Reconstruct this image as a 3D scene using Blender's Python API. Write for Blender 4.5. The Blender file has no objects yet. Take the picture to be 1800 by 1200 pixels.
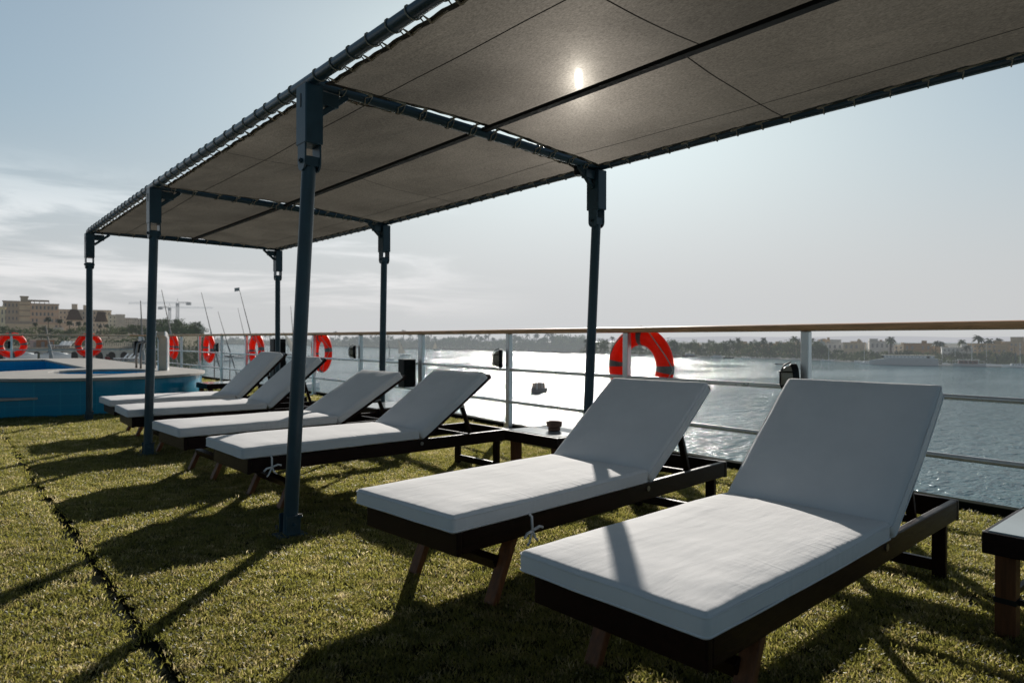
import bpy, bmesh, math, random
from mathutils import Vector, Matrix, noise
random.seed(7)
sc = bpy.context.scene
COL = sc.collection
rad = math.radians
PI = math.pi

# ------------------------------------------------------------------ camera
# world frame: x = outboard (towards the river), y = forward along the ship, z up, deck top at z = 0
F_PX = 1180.0
EYE = Vector((0, 0, 1.04))
YAW = rad(-40.6)
Rcam = Matrix.Rotation(YAW, 3, 'Z') @ Matrix.Rotation(rad(90 - 0.146), 3, 'X') @ Matrix.Rotation(rad(0.18), 3, 'Z')
cam_d = bpy.data.cameras.new('camera')
cam = bpy.data.objects.new('camera', cam_d)
COL.objects.link(cam)
cam.matrix_world = Matrix.Translation(EYE) @ Rcam.to_4x4()
cam_d.sensor_width = 36.0
cam_d.lens = F_PX / 1800 * 36
cam_d.clip_start = 0.05
cam_d.clip_end = 30000
cam_d.dof.use_dof = True
cam_d.dof.focus_distance = 3.6
cam_d.dof.aperture_fstop = 4.0
sc.camera = cam
RinvC = Rcam.transposed()

def ray(px, py):
    return Rcam @ Vector(((px - 900) / F_PX, (600 - py) / F_PX, -1))
def at(px, py, d):
    return EYE + ray(px, py) * d
def onz(px, py, z):
    r = ray(px, py)
    return EYE + r * ((z - EYE.z) / r.z)
def proj(p):
    v = RinvC @ (Vector(p) - EYE)
    return (900 + F_PX * v.x / -v.z, 600 - F_PX * v.y / -v.z, -v.z)
WZ = -10.0
def wat(px, py):
    return onz(px, py, WZ)

# ------------------------------------------------------------------ object helpers
def tag(o, label=None, cat=None, group=None, kind=None):
    if label: o['label'] = label
    if cat: o['category'] = cat
    if group: o['group'] = group
    if kind: o['kind'] = kind
    return o

def thing(name, label, cat, loc=(0, 0, 0), rz=0.0, group=None):
    o = bpy.data.objects.new(name, None)
    COL.objects.link(o)
    o.location = loc
    o.rotation_euler = (0, 0, rz)
    o.empty_display_size = 0.2
    return tag(o, label, cat, group)

def copy_tree(o, parent=None):
    c = o.copy()
    COL.objects.link(c)
    if parent is not None: c.parent = parent
    for ch in list(o.children):
        copy_tree(ch, c)
    return c

class MB:
    def __init__(self):
        self.bm = bmesh.new()
    def box(self, c, s, M=None):
        r = bmesh.ops.create_cube(self.bm, size=1.0)
        m = Matrix.Translation(c)
        if M is not None: m = m @ M.to_4x4()
        m = m @ Matrix.Diagonal((s[0], s[1], s[2], 1))
        bmesh.ops.transform(self.bm, matrix=m, verts=r['verts'])
        return r['verts']
    def bar(self, p0, p1, w, h, up=(0, 0, 1)):
        p0 = Vector(p0); p1 = Vector(p1)
        d = p1 - p0; L = d.length
        if L < 1e-6: return
        x = d.normalized(); u = Vector(up)
        y = u.cross(x)
        if y.length < 1e-4: y = Vector((0, 1, 0)).cross(x)
        y.normalize(); z = x.cross(y)
        M = Matrix((x, y, z)).transposed()
        self.box((p0 + p1) / 2, (L, w, h), M)
    def cyl(self, p0, p1, r0, r1=None, n=12, cap=True):
        p0 = Vector(p0); p1 = Vector(p1)
        if r1 is None: r1 = r0
        self.tube([p0, p1], [r0, r1], n, cap=cap)
    def tube(self, pts, r, n=8, closed=False, cap=True):
        pts = [Vector(p) for p in pts]
        N = len(pts)
        if not isinstance(r, (list, tuple)): r = [r] * N
        rings = []
        prev = None
        for i, p in enumerate(pts):
            if closed:
                t = pts[(i + 1) % N] - pts[i - 1]
            else:
                t = pts[min(i + 1, N - 1)] - pts[max(i - 1, 0)]
            if t.length < 1e-9: t = Vector((0, 0, 1))
            t.normalize()
            if prev is None:
                a = Vector((0, 0, 1)) if abs(t.z) < 0.9 else Vector((1, 0, 0))
                u = a.cross(t).normalized()
            else:
                u = prev - t * prev.dot(t)
                if u.length < 1e-6: u = Vector((1, 0, 0)).cross(t)
                u.normalize()
            prev = u
            v = t.cross(u)
            rings.append([self.bm.verts.new(p + (u * math.cos(2 * PI * k / n) + v * math.sin(2 * PI * k / n)) * r[i]) for k in range(n)])
        for i in range(N if closed else N - 1):
            A = rings[i]; B = rings[(i + 1) % N]
            for k in range(n):
                self.bm.faces.new((A[k], A[(k + 1) % n], B[(k + 1) % n], B[k]))
        if cap and not closed:
            self.bm.faces.new(list(reversed(rings[0])))
            self.bm.faces.new(rings[-1])
    def lathe(self, prof, c=(0, 0, 0), n=24, axis=None):
        c = Vector(c)
        M = Matrix.Identity(3) if axis is None else axis
        rings = []
        for (r, z) in prof:
            rings.append([self.bm.verts.new(c + M @ Vector((r * math.cos(2 * PI * k / n), r * math.sin(2 * PI * k / n), z))) for k in range(n)])
        for A, B in zip(rings, rings[1:]):
            for k in range(n):
                self.bm.faces.new((A[k], A[(k + 1) % n], B[(k + 1) % n], B[k]))
        if prof[0][0] > 1e-5: self.bm.faces.new(list(reversed(rings[0])))
        if prof[-1][0] > 1e-5: self.bm.faces.new(rings[-1])
    def prism(self, poly, z0, z1):
        a = [self.bm.verts.new((p[0], p[1], z0)) for p in poly]
        b = [self.bm.verts.new((p[0], p[1], z1)) for p in poly]
        n = len(poly)
        self.bm.faces.new(list(reversed(a)))
        self.bm.faces.new(b)
        for i in range(n):
            self.bm.faces.new((a[i], a[(i + 1) % n], b[(i + 1) % n], b[i]))
    def face(self, pts):
        return self.bm.faces.new([self.bm.verts.new(p) for p in pts])
    def xform(self, M):
        bmesh.ops.transform(self.bm, matrix=M, verts=self.bm.verts)
        return self
    def build_each(self, name, m, parent=None, **kw):
        # every separate piece becomes an object of its own
        bm = self.bm; left = set(bm.verts); out = []
        while left:
            st = [left.pop()]; comp = set(st)
            while st:
                v = st.pop()
                for e in v.link_edges:
                    o = e.other_vert(v)
                    if o in left: left.discard(o); comp.add(o); st.append(o)
            nb = MB(); mp = {v: nb.bm.verts.new(v.co) for v in comp}
            fs = {f for v in comp for f in v.link_faces}
            for f in fs: nb.bm.faces.new([mp[v] for v in f.verts])
            out.append(nb.build(name, m, parent, **kw))
        bm.free()
        return out
    def build(self, name, m, parent=None, smooth=False, bevel=0, seg=2, fixn=True):
        bm = self.bm
        if fixn and len(bm.faces) < 60000:
            bmesh.ops.recalc_face_normals(bm, faces=bm.faces)
        if bevel > 0:
            ed = [e for e in bm.edges if len(e.link_faces) == 2 and e.calc_face_angle(0) > 0.6]
            bmesh.ops.bevel(bm, geom=ed, offset=bevel, segments=seg, affect='EDGES', clamp_overlap=True, profile=0.5)
        me = bpy.data.meshes.new(name)
        bm.to_mesh(me)
        bm.free()
        me.materials.append(m)
        if smooth:
            for p in me.polygons: p.use_smooth = True
            if smooth == 'auto':
                try: me.set_sharp_from_angle(angle=rad(38))
                except Exception: pass
        o = bpy.data.objects.new(name, me)
        COL.objects.link(o)
        if parent is not None: o.parent = parent
        return o

# ------------------------------------------------------------------ materials
def lin(c):
    return tuple(((v / 255) / 12.92 if v / 255 <= 0.04045 else ((v / 255 + 0.055) / 1.055) ** 2.4) for v in c)

HAZE_GLOW = (0.50, 0.535, 0.565)  # airlight colour that distant surfaces give off themselves
def mat(name, base, rough=0.6, spec=0.4, metal=0.0, var=0.15, vscale=5.0, bump=0.0, bscale=60.0, coat=0.0,
        haze_glow=0.0, stretch=None, trans=0.0, rnd=0.0, glow_col=None, var2=0.0):
    m = bpy.data.materials.new(name)
    m.use_nodes = True
    nt = m.node_tree; N = nt.nodes; L = nt.links
    bsdf = N['Principled BSDF']; out = N['Material Output']
    bsdf.inputs['Roughness'].default_value = rough
    bsdf.inputs['Specular IOR Level'].default_value = spec
    bsdf.inputs['Metallic'].default_value = metal
    bsdf.inputs['Coat Weight'].default_value = coat
    bsdf.inputs['Coat Roughness'].default_value = 0.15
    tc = N.new('ShaderNodeTexCoord')
    mp = N.new('ShaderNodeMapping')
    if stretch: mp.inputs['Scale'].default_value = stretch
    L.new(tc.outputs['Object'], mp.inputs['Vector'])
    nz = N.new('ShaderNodeTexNoise')
    nz.inputs['Scale'].default_value = vscale
    nz.inputs['Detail'].default_value = 6
    nz.inputs['Roughness'].default_value = 0.62
    L.new(mp.outputs['Vector'], nz.inputs['Vector'])
    mr = N.new('ShaderNodeMapRange')
    mr.inputs['From Min'].default_value = 0.3; mr.inputs['From Max'].default_value = 0.7
    mr.inputs['To Min'].default_value = 1 - var; mr.inputs['To Max'].default_value = 1 + var
    L.new(nz.outputs['Fac'], mr.inputs['Value'])
    val = mr.outputs['Result']
    if rnd > 0:
        oi = N.new('ShaderNodeObjectInfo')
        r2 = N.new('ShaderNodeMapRange')
        r2.inputs['To Min'].default_value = 1 - rnd; r2.inputs['To Max'].default_value = 1 + rnd
        L.new(oi.outputs['Random'], r2.inputs['Value'])
        mu = N.new('ShaderNodeMath'); mu.operation = 'MULTIPLY'
        L.new(val, mu.inputs[0]); L.new(r2.outputs['Result'], mu.inputs[1])
        val = mu.outputs[0]
    vm = N.new('ShaderNodeVectorMath'); vm.operation = 'SCALE'
    vm.inputs[0].default_value = base[:3]
    L.new(val, vm.inputs['Scale'])
    L.new(vm.outputs['Vector'], bsdf.inputs['Base Color'])
    if bump > 0:
        nb = N.new('ShaderNodeTexNoise'); nb.inputs['Scale'].default_value = bscale; nb.inputs['Detail'].default_value = 4
        L.new(mp.outputs['Vector'], nb.inputs['Vector'])
        bp = N.new('ShaderNodeBump'); bp.inputs['Strength'].default_value = bump; bp.inputs['Distance'].default_value = 0.01
        L.new(nb.outputs['Fac'], bp.inputs['Height'])
        L.new(bp.outputs['Normal'], bsdf.inputs['Normal'])
        rr = N.new('ShaderNodeMapRange')
        rr.inputs['To Min'].default_value = max(rough - 0.12, 0.02); rr.inputs['To Max'].default_value = min(rough + 0.12, 1)
        L.new(nz.outputs['Fac'], rr.inputs['Value'])
        L.new(rr.outputs['Result'], bsdf.inputs['Roughness'])
    last = bsdf.outputs['BSDF']
    if trans > 0:
        tl = N.new('ShaderNodeBsdfTranslucent')
        L.new(vm.outputs['Vector'], tl.inputs['Color'])
        mx = N.new('ShaderNodeMixShader'); mx.inputs['Fac'].default_value = trans
        L.new(last, mx.inputs[1]); L.new(tl.outputs['BSDF'], mx.inputs[2])
        last = mx.outputs['Shader']
    if haze_glow > 0:
        em = N.new('ShaderNodeEmission'); em.inputs['Color'].default_value = (*(glow_col or HAZE_GLOW), 1)  # painted haze: the surface emits it, lifting backlit distant things
        mx = N.new('ShaderNodeMixShader'); mx.inputs['Fac'].default_value = haze_glow
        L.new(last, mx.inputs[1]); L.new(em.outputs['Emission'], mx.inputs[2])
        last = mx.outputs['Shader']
    L.new(last, out.inputs['Surface'])
    return m

M = {}
M['pole'] = mat('dark_teal_paint', (0.030, 0.068, 0.090), 0.38, 0.45, var=0.25, vscale=4, bump=0.06, bscale=70)
M['beam'] = mat('beam_paint', (0.024, 0.054, 0.074), 0.3, 0.5, var=0.2, vscale=5, bump=0.05)
M['black'] = mat('black_plastic', (0.008, 0.008, 0.009), 0.5, 0.35, var=0.2, bump=0.05)
M['blackbar'] = mat('black_batten', (0.006, 0.006, 0.006), 0.6, 0.2, var=0.2)
M['rope'] = mat('beige_rope', (0.42, 0.36, 0.28), 0.9, 0.1, var=0.2, vscale=80, bump=0.4, bscale=300)
M['white'] = mat('white_paint', (0.90, 0.89, 0.87), 0.3, 0.6, metal=0.45, coat=0.3, var=0.06, vscale=9, bump=0.06, bscale=50)
M['post'] = mat('satin_rail_post', (0.92, 0.91, 0.89), 0.42, 0.6, metal=0.7, var=0.06, vscale=9, bump=0.04, bscale=30)
M['railwood'] = mat('varnished_rail_wood', (0.88, 0.49, 0.26), 0.5, 0.2, var=0.3, vscale=6, bump=0.12, bscale=40, stretch=(5, 0.35, 5))
M['railwood2'] = mat('varnished_rail_wood_across', (0.92, 0.66, 0.46), 0.5, 0.25, var=0.3, vscale=6, bump=0.12, bscale=40, stretch=(0.35, 5, 5))
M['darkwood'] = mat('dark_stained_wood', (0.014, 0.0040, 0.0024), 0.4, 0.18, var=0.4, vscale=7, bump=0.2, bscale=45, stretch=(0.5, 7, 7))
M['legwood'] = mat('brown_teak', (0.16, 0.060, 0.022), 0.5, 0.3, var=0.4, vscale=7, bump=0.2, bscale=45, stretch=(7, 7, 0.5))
M['bracket'] = mat('grey_metal', (0.25, 0.25, 0.25), 0.35, 0.5, metal=0.9, var=0.2)
M['orange'] = mat('orange_buoy', (0.98, 0.070, 0.020), 0.45, 0.35, var=0.10, vscale=7, trans=0.42, rnd=0.1, bump=0.05, bscale=30)
M['tape'] = mat('reflective_tape', (0.22, 0.22, 0.21), 0.4, 0.4, var=0.2, vscale=30)
M['whiterope'] = mat('white_rope', (0.6, 0.56, 0.5), 0.9, 0.1, var=0.2, vscale=60)
M['clay'] = mat('clay_ashtray', (0.16, 0.085, 0.06), 0.6, 0.3, var=0.25, vscale=25, bump=0.15)
M['lampglass'] = mat('lamp_glass', (0.45, 0.44, 0.38), 0.2, 0.5, var=0.05, trans=0.4)
M['pooltile'] = None
M['coping'] = mat('stone_coping', (0.50, 0.46, 0.41), 0.55, 0.3, var=0.16, vscale=4, bump=0.12, bscale=30)
M['tabletop'] = mat('white_glass_top', (0.46, 0.50, 0.50), 0.12, 0.5, var=0.06, vscale=6)
M['hull'] = mat('white_hull', (0.6, 0.6, 0.58), 0.45, 0.4, var=0.08)
M['deckpaint'] = mat('deck_green_paint', (0.010, 0.014, 0.008), 0.95, 0.02, var=0.3, bump=0.2)

# mattress fabric: weave, seams and soft puckers
def fabric():
    m = mat('white_canvas', (0.83, 0.82, 0.815), 0.85, 0.12, var=0.035, vscale=5)
    nt = m.node_tree; N = nt.nodes; L = nt.links
    tc = N.new('ShaderNodeTexCoord')
    b = N['Principled BSDF']
    b.inputs['Sheen Weight'].default_value = 0.06
    w = N.new('ShaderNodeTexNoise'); w.inputs['Scale'].default_value = 420; w.inputs['Detail'].default_value = 2
    mp = N.new('ShaderNodeMapping'); mp.inputs['Scale'].default_value = (3.0, 14.0, 3.0); mp.inputs['Rotation'].default_value = (0, 0, rad(25))
    L.new(tc.outputs['Object'], w.inputs['Vector']); L.new(tc.outputs['Object'], mp.inputs['Vector'])
    n2 = N.new('ShaderNodeTexNoise'); n2.inputs['Scale'].default_value = 1.6; n2.inputs['Detail'].default_value = 3
    L.new(mp.outputs['Vector'], n2.inputs['Vector'])
    n3 = N.new('ShaderNodeTexNoise'); n3.inputs['Scale'].default_value = 5.0; n3.inputs['Detail'].default_value = 2
    L.new(tc.outputs['Object'], n3.inputs['Vector'])
    b1 = N.new('ShaderNodeBump'); b1.inputs['Strength'].default_value = 0.12; b1.inputs['Distance'].default_value = 0.002
    b2 = N.new('ShaderNodeBump'); b2.inputs['Strength'].default_value = 0.32; b2.inputs['Distance'].default_value = 0.009
    b3 = N.new('ShaderNodeBump'); b3.inputs['Strength'].default_value = 0.28; b3.inputs['Distance'].default_value = 0.02
    L.new(w.outputs['Fac'], b1.inputs['Height'])
    L.new(n2.outputs['Fac'], b2.inputs['Height']); L.new(b1.outputs['Normal'], b2.inputs['Normal'])
    L.new(n3.outputs['Fac'], b3.inputs['Height']); L.new(b2.outputs['Normal'], b3.inputs['Normal'])
    # puckers running in from the long seams
    mp5 = N.new('ShaderNodeMapping'); mp5.inputs['Scale'].default_value = (34, 3.2, 8); mp5.inputs['Rotation'].default_value = (0, 0, rad(-14))
    L.new(tc.outputs['Object'], mp5.inputs['Vector'])
    n5 = N.new('ShaderNodeTexNoise'); n5.inputs['Scale'].default_value = 1.0; n5.inputs['Detail'].default_value = 2; n5.inputs['Distortion'].default_value = 0.3
    L.new(mp5.outputs['Vector'], n5.inputs['Vector'])
    sx = N.new('ShaderNodeSeparateXYZ'); L.new(tc.outputs['Object'], sx.inputs[0])
    ab = N.new('ShaderNodeMath'); ab.operation = 'ABSOLUTE'; L.new(sx.outputs['Y'], ab.inputs[0])
    mk = N.new('ShaderNodeMapRange'); mk.inputs['From Min'].default_value = 0.15; mk.inputs['From Max'].default_value = 0.31
    L.new(ab.outputs[0], mk.inputs['Value'])
    n6 = N.new('ShaderNodeTexNoise'); n6.inputs['Scale'].default_value = 2.2; L.new(tc.outputs['Object'], n6.inputs['Vector'])
    mk2 = N.new('ShaderNodeMapRange'); mk2.inputs['From Min'].default_value = 0.42; mk2.inputs['From Max'].default_value = 0.62; L.new(n6.outputs['Fac'], mk2.inputs['Value'])
    pm = N.new('ShaderNodeMath'); pm.operation = 'MULTIPLY'; L.new(mk.outputs['Result'], pm.inputs[0]); L.new(mk2.outputs['Result'], pm.inputs[1])
    ph = N.new('ShaderNodeMath'); ph.operation = 'MULTIPLY'; L.new(n5.outputs['Fac'], ph.inputs[0]); L.new(pm.outputs[0], ph.inputs[1])
    b5 = N.new('ShaderNodeBump'); b5.inputs['Strength'].default_value = 0.5; b5.inputs['Distance'].default_value = 0.010
    L.new(ph.outputs[0], b5.inputs['Height']); L.new(b3.outputs['Normal'], b5.inputs['Normal'])
    L.new(b5.outputs['Normal'], b.inputs['Normal'])
    return m
M['fabric'] = fabric()

def tiles(name, c1, c2, sx, sz):
    m = bpy.data.materials.new(name); m.use_nodes = True
    nt = m.node_tree; N = nt.nodes; L = nt.links
    b = N['Principled BSDF']
    tc = N.new('ShaderNodeTexCoord')
    sp = N.new('ShaderNodeSeparateXYZ'); L.new(tc.outputs['Object'], sp.inputs[0])
    ad = N.new('ShaderNodeMath'); ad.operation = 'ADD'; L.new(sp.outputs['X'], ad.inputs[0]); L.new(sp.outputs['Y'], ad.inputs[1])
    cb = N.new('ShaderNodeCombineXYZ'); L.new(ad.outputs[0], cb.inputs['X']); L.new(sp.outputs['Z'], cb.inputs['Y'])
    br = N.new('ShaderNodeTexBrick'); br.offset = 0; br.inputs['Scale'].default_value = 1
    br.inputs['Brick Width'].default_value = sx; br.inputs['Row Height'].default_value = sz
    br.inputs['Mortar Size'].default_value = 0.004
    br.inputs['Color1'].default_value = (*c1, 1); br.inputs['Color2'].default_value = (*c2, 1); br.inputs['Mortar'].default_value = (c1[0] * 1.5, c1[1] * 1.15, c1[2] * 1.05, 1)
    L.new(cb.outputs[0], br.inputs['Vector'])
    L.new(br.outputs['Color'], b.inputs['Base Color'])
    b.inputs['Roughness'].default_value = 0.14
    bp = N.new('ShaderNodeBump'); bp.inputs['Strength'].default_value = 0.2; bp.inputs['Distance'].default_value = 0.003; bp.invert = True
    L.new(br.outputs['Fac'], bp.inputs['Height']); L.new(bp.outputs['Normal'], b.inputs['Normal'])
    return m
M['pooltile'] = tiles('teal_pool_tiles', (0.018, 0.31, 0.50), (0.015, 0.27, 0.44), 0.15, 0.15)
M['poolin'] = tiles('blue_pool_tiles', (0.012, 0.40, 0.78), (0.010, 0.36, 0.72), 0.15, 0.15)

# shade cloth: dark knitted mesh that lets a little light through and scatters the sun forward
def cloth_mat():
    m = bpy.data.materials.new('grey_shade_cloth'); m.use_nodes = True
    nt = m.node_tree; N = nt.nodes; L = nt.links
    for n in list(N):
        if n.type != 'OUTPUT_MATERIAL': N.remove(n)
    out = N['Material Output']
    tc = N.new('ShaderNodeTexCoord')
    mp = N.new('ShaderNodeMapping'); mp.inputs['Scale'].default_value = (26, 9, 26)
    L.new(tc.outputs['Object'], mp.inputs['Vector'])
    n1 = N.new('ShaderNodeTexNoise'); n1.inputs['Scale'].default_value = 6; n1.inputs['Detail'].default_value = 8; n1.inputs['Roughness'].default_value = 0.8
    L.new(mp.outputs['Vector'], n1.inputs['Vector'])
    n2 = N.new('ShaderNodeTexNoise'); n2.inputs['Scale'].default_value = 1.3; n2.inputs['Detail'].default_value = 4
    L.new(tc.outputs['Object'], n2.inputs['Vector'])
    a = N.new('ShaderNodeMapRange'); a.inputs['From Min'].default_value = 0.3; a.inputs['From Max'].default_value = 0.7
    a.inputs['To Min'].default_value = 0.45; a.inputs['To Max'].default_value = 1.55
    L.new(n1.outputs['Fac'], a.inputs['Value'])
    b = N.new('ShaderNodeMapRange'); b.inputs['From Min'].default_value = 0.3; b.inputs['From Max'].default_value = 0.7
    b.inputs['To Min'].default_value = 0.8; b.inputs['To Max'].default_value = 1.2
    L.new(n2.outputs['Fac'], b.inputs['Value'])
    mu = N.new('ShaderNodeMath'); mu.operation = 'MULTIPLY'
    L.new(a.outputs['Result'], mu.inputs[0]); L.new(b.outputs['Result'], mu.inputs[1])
    def sc_col(c):
        v = N.new('ShaderNodeVectorMath'); v.operation = 'SCALE'; v.inputs[0].default_value = c
        L.new(mu.outputs[0], v.inputs['Scale']); return v.outputs['Vector']
    mw = N.new('ShaderNodeMapping'); mw.inputs['Scale'].default_value = (1.2, 0.5, 1); mw.inputs['Rotation'].default_value = (0, 0, rad(24))
    L.new(tc.outputs['Object'], mw.inputs['Vector'])
    n4 = N.new('ShaderNodeTexNoise'); n4.inputs['Scale'].default_value = 2.4; n4.inputs['Detail'].default_value = 3; n4.inputs['Distortion'].default_value = 0.8
    L.new(mw.outputs['Vector'], n4.inputs['Vector'])
    bw = N.new('ShaderNodeBump'); bw.inputs['Strength'].default_value = 0.45; bw.inputs['Distance'].default_value = 0.03
    L.new(n4.outputs['Fac'], bw.inputs['Height'])
    df = N.new('ShaderNodeBsdfDiffuse'); L.new(bw.outputs['Normal'], df.inputs['Normal']); L.new(sc_col((0.050, 0.046, 0.040)), df.inputs['Color'])
    tl = N.new('ShaderNodeBsdfTranslucent'); L.new(sc_col(CLOTH_TL), tl.inputs['Color']); L.new(bw.outputs['Normal'], tl.inputs['Normal'])
    def refr(c, ior, rough):
        r = N.new('ShaderNodeBsdfRefraction'); r.distribution = 'GGX'
        L.new(sc_col(c), r.inputs['Color']); r.inputs['IOR'].default_value = ior; r.inputs['Roughness'].default_value = rough
        return r
    last = N.new('ShaderNodeAddShader'); L.new(df.outputs[0], last.inputs[0]); L.new(tl.outputs[0], last.inputs[1])
    for c, ior, ro in CLOTH_RF:
        r = refr(c, ior, ro)
        ad = N.new('ShaderNodeAddShader'); L.new(last.outputs[0], ad.inputs[0]); L.new(r.outputs[0], ad.inputs[1]); last = ad
    L.new(last.outputs[0], out.inputs['Surface'])
    return m
CLOTH_TL = (0.084, 0.075, 0.061)
CLOTH_RF = [((0.00005, 0.00005, 0.000048), 1.0025, 0.40), ((0.00005, 0.00005, 0.000048), 0.9975, 0.40), ((0.00022, 0.00021, 0.00019), 1.025, 0.85), ((0.00022, 0.00021, 0.00019), 0.975, 0.85), ((0.0013, 0.0012, 0.0011), 1.14, 0.95), ((0.0013, 0.0012, 0.0011), 0.877, 0.95)]
M['cloth'] = cloth_mat()
M['hem'] = mat('cloth_hem', (0.060, 0.054, 0.045), 0.9, 0.1, var=0.2, vscale=40)
M['seam'] = mat('cloth_seam', (0.040, 0.036, 0.030), 0.9, 0.1, var=0.2, vscale=40)
TURF_D = 2000
# ------------------------------------------------------------------ light and sky
SUN_AZ = 46.2      # heading of the sun from +y towards +x
SUN_EL = 21.1
sun_dir = Vector((math.sin(rad(SUN_AZ)) * math.cos(rad(SUN_EL)), math.cos(rad(SUN_AZ)) * math.cos(rad(SUN_EL)), math.sin(rad(SUN_EL))))
sl = bpy.data.lights.new('sun', 'SUN'); sl.energy = 5.0; sl.angle = rad(0.5); sl.color = (1.0, 0.945, 0.87)
so = bpy.data.objects.new('sun', sl); COL.objects.link(so)
so.rotation_euler = (-sun_dir).to_track_quat('-Z', 'Y').to_euler()
w = bpy.data.worlds.new('World'); sc.world = w; w.use_nodes = True
nt = w.node_tree; N = nt.nodes; L = nt.links
bg = N['Background']
sky = N.new('ShaderNodeTexSky'); sky.sky_type = 'NISHITA'; sky.sun_disc = False
sky.sun_elevation = rad(SUN_EL); sky.sun_rotation = rad(SUN_AZ)
sky.altitude = 50; sky.air_density = 1.0; sky.dust_density = 1.6; sky.ozone_density = 1.5
tc = N.new('ShaderNodeTexCoord')
sep = N.new('ShaderNodeSeparateXYZ'); L.new(tc.outputs['Generated'], sep.inputs[0])
hs = N.new('ShaderNodeHueSaturation'); hs.inputs['Saturation'].default_value = 0.85; hs.inputs['Value'].default_value = 1.0
L.new(sky.outputs['Color'], hs.inputs['Color'])
# soft shoulder on the bright aureole: c' = c / (1 + c / k)
def vmath(op, a, b=None, scale=None):
    n = N.new('ShaderNodeVectorMath'); n.operation = op
    if isinstance(a, tuple): n.inputs[0].default_value = a
    else: L.new(a, n.inputs[0])
    if b is not None:
        if isinstance(b, tuple): n.inputs[1].default_value = b
        else: L.new(b, n.inputs[1])
    if scale is not None: n.inputs['Scale'].default_value = scale
    return n.outputs['Vector']
KS = 9.6
gain = vmath('SCALE', hs.outputs['Color'], scale=1.5)
den = vmath('ADD', vmath('SCALE', gain, scale=1 / KS), (1, 1, 1))
comp = vmath('DIVIDE', gain, den)
# haze veil near the horizon
def mrange(v, a, b, c, d, smooth=True):
    n = N.new('ShaderNodeMapRange'); n.interpolation_type = 'SMOOTHSTEP' if smooth else 'LINEAR'
    L.new(v, n.inputs['Value'])
    n.inputs['From Min'].default_value = a; n.inputs['From Max'].default_value = b
    n.inputs['To Min'].default_value = c; n.inputs['To Max'].default_value = d
    return n.outputs['Result']
def math2(op, a, b):
    n = N.new('ShaderNodeMath'); n.operation = op
    for i, v in enumerate((a, b)):
        if isinstance(v, (int, float)): n.inputs[i].default_value = v
        else: L.new(v, n.inputs[i])
    return n.outputs[0]
def mixc(f, a, b):
    n = N.new('ShaderNodeMix'); n.data_type = 'RGBA'
    L.new(f, n.inputs[0])
    for i, v in ((6, a), (7, b)):
        if isinstance(v, tuple): n.inputs[i].default_value = (*v, 1)
        else: L.new(v, n.inputs[i])
    return n.outputs[2]
HZ = 6.0
veil = mrange(sep.outputs['Z'], 0.0, 0.30, 0.85, 0.0)
hazed = mixc(veil, comp, (0.965 * HZ, 1.0 * HZ, 1.045 * HZ))
# thin cirrus, low over the forward horizon
mpc = N.new('ShaderNodeMapping'); mpc.inputs['Rotation'].default_value = (rad(6), rad(-7), rad(40.6)); mpc.inputs['Scale'].default_value = (2.2, 2.2, 17)
L.new(tc.outputs['Generated'], mpc.inputs['Vector'])
cn = N.new('ShaderNodeTexNoise'); cn.inputs['Scale'].default_value = 1.5; cn.inputs['Detail'].default_value = 9; cn.inputs['Roughness'].default_value = 0.58; cn.inputs['Distortion'].default_value = 0.5
L.new(mpc.outputs['Vector'], cn.inputs['Vector'])
cl = mrange(cn.outputs['Fac'], 0.43, 0.62, 0.0, 1.0)
elev = math2('MULTIPLY', mrange(sep.outputs['Z'], 0.02, 0.06, 0, 1), mrange(sep.outputs['Z'], 0.13, 0.24, 1, 0))
azd = N.new('ShaderNodeVectorMath'); azd.operation = 'DOT_PRODUCT'; L.new(tc.outputs['Generated'], azd.inputs[0]); azd.inputs[1].default_value = (-math.sin(rad(5)), math.cos(rad(5)), 0)
az = mrange(azd.outputs['Value'], 0.64, 0.86, 0, 1)
cf = math2('MULTIPLY', math2('MULTIPLY', cl, elev), math2('MULTIPLY', az, 0.8))
CB = 8.8
clouded = mixc(cf, hazed, (0.99 * CB, 0.97 * CB, 0.965 * CB))
# the sky falls off behind the viewer and overhead, where it is also a deeper blue
fwd = N.new('ShaderNodeVectorMath'); fwd.operation = 'DOT_PRODUCT'; L.new(tc.outputs['Generated'], fwd.inputs[0]); fwd.inputs[1].default_value = (math.sin(rad(SUN_AZ)), math.cos(rad(SUN_AZ)), 0)
dim = math2('MULTIPLY', mrange(fwd.outputs['Value'], -0.35, 0.42, 0.48, 1.0), mrange(sep.outputs['Z'], 0.40, 0.75, 1.0, 0.15))
tint = mixc(mrange(dim, 0.2, 1.0, 1.0, 0.0, False), (1.0, 1.0, 1.0), (0.84, 1.03, 1.12))
tint2 = mixc(mrange(sep.outputs['Z'], 0.03, 0.32, 0.0, 1.0), (1.0, 1.0, 1.0), (0.98, 1.15, 1.22))
final = vmath('MULTIPLY', vmath('MULTIPLY', vmath('SCALE', clouded, scale=1.0), tint), tint2)
dimmed = vmath('SCALE', final); L.new(dim, dimmed.node.inputs['Scale'])
L.new(dimmed, bg.inputs['Color'])
bg.inputs['Strength'].default_value = 0.1
sc.view_settings.view_transform = 'Standard'
sc.view_settings.look = 'None'
sc.view_settings.exposure = 0
sc.view_settings.gamma = 1
sc.cycles.use_denoising = True
sc.cycles.max_bounces = 8
sc.cycles.diffuse_bounces = 3
sc.cycles.glossy_bounces = 3
sc.cycles.transmission_bounces = 5
sc.cycles.transparent_max_bounces = 8
sc.cycles.sample_clamp_indirect = 4
sc.cycles.caustics_reflective = False
sc.cycles.caustics_refractive = False

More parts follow.
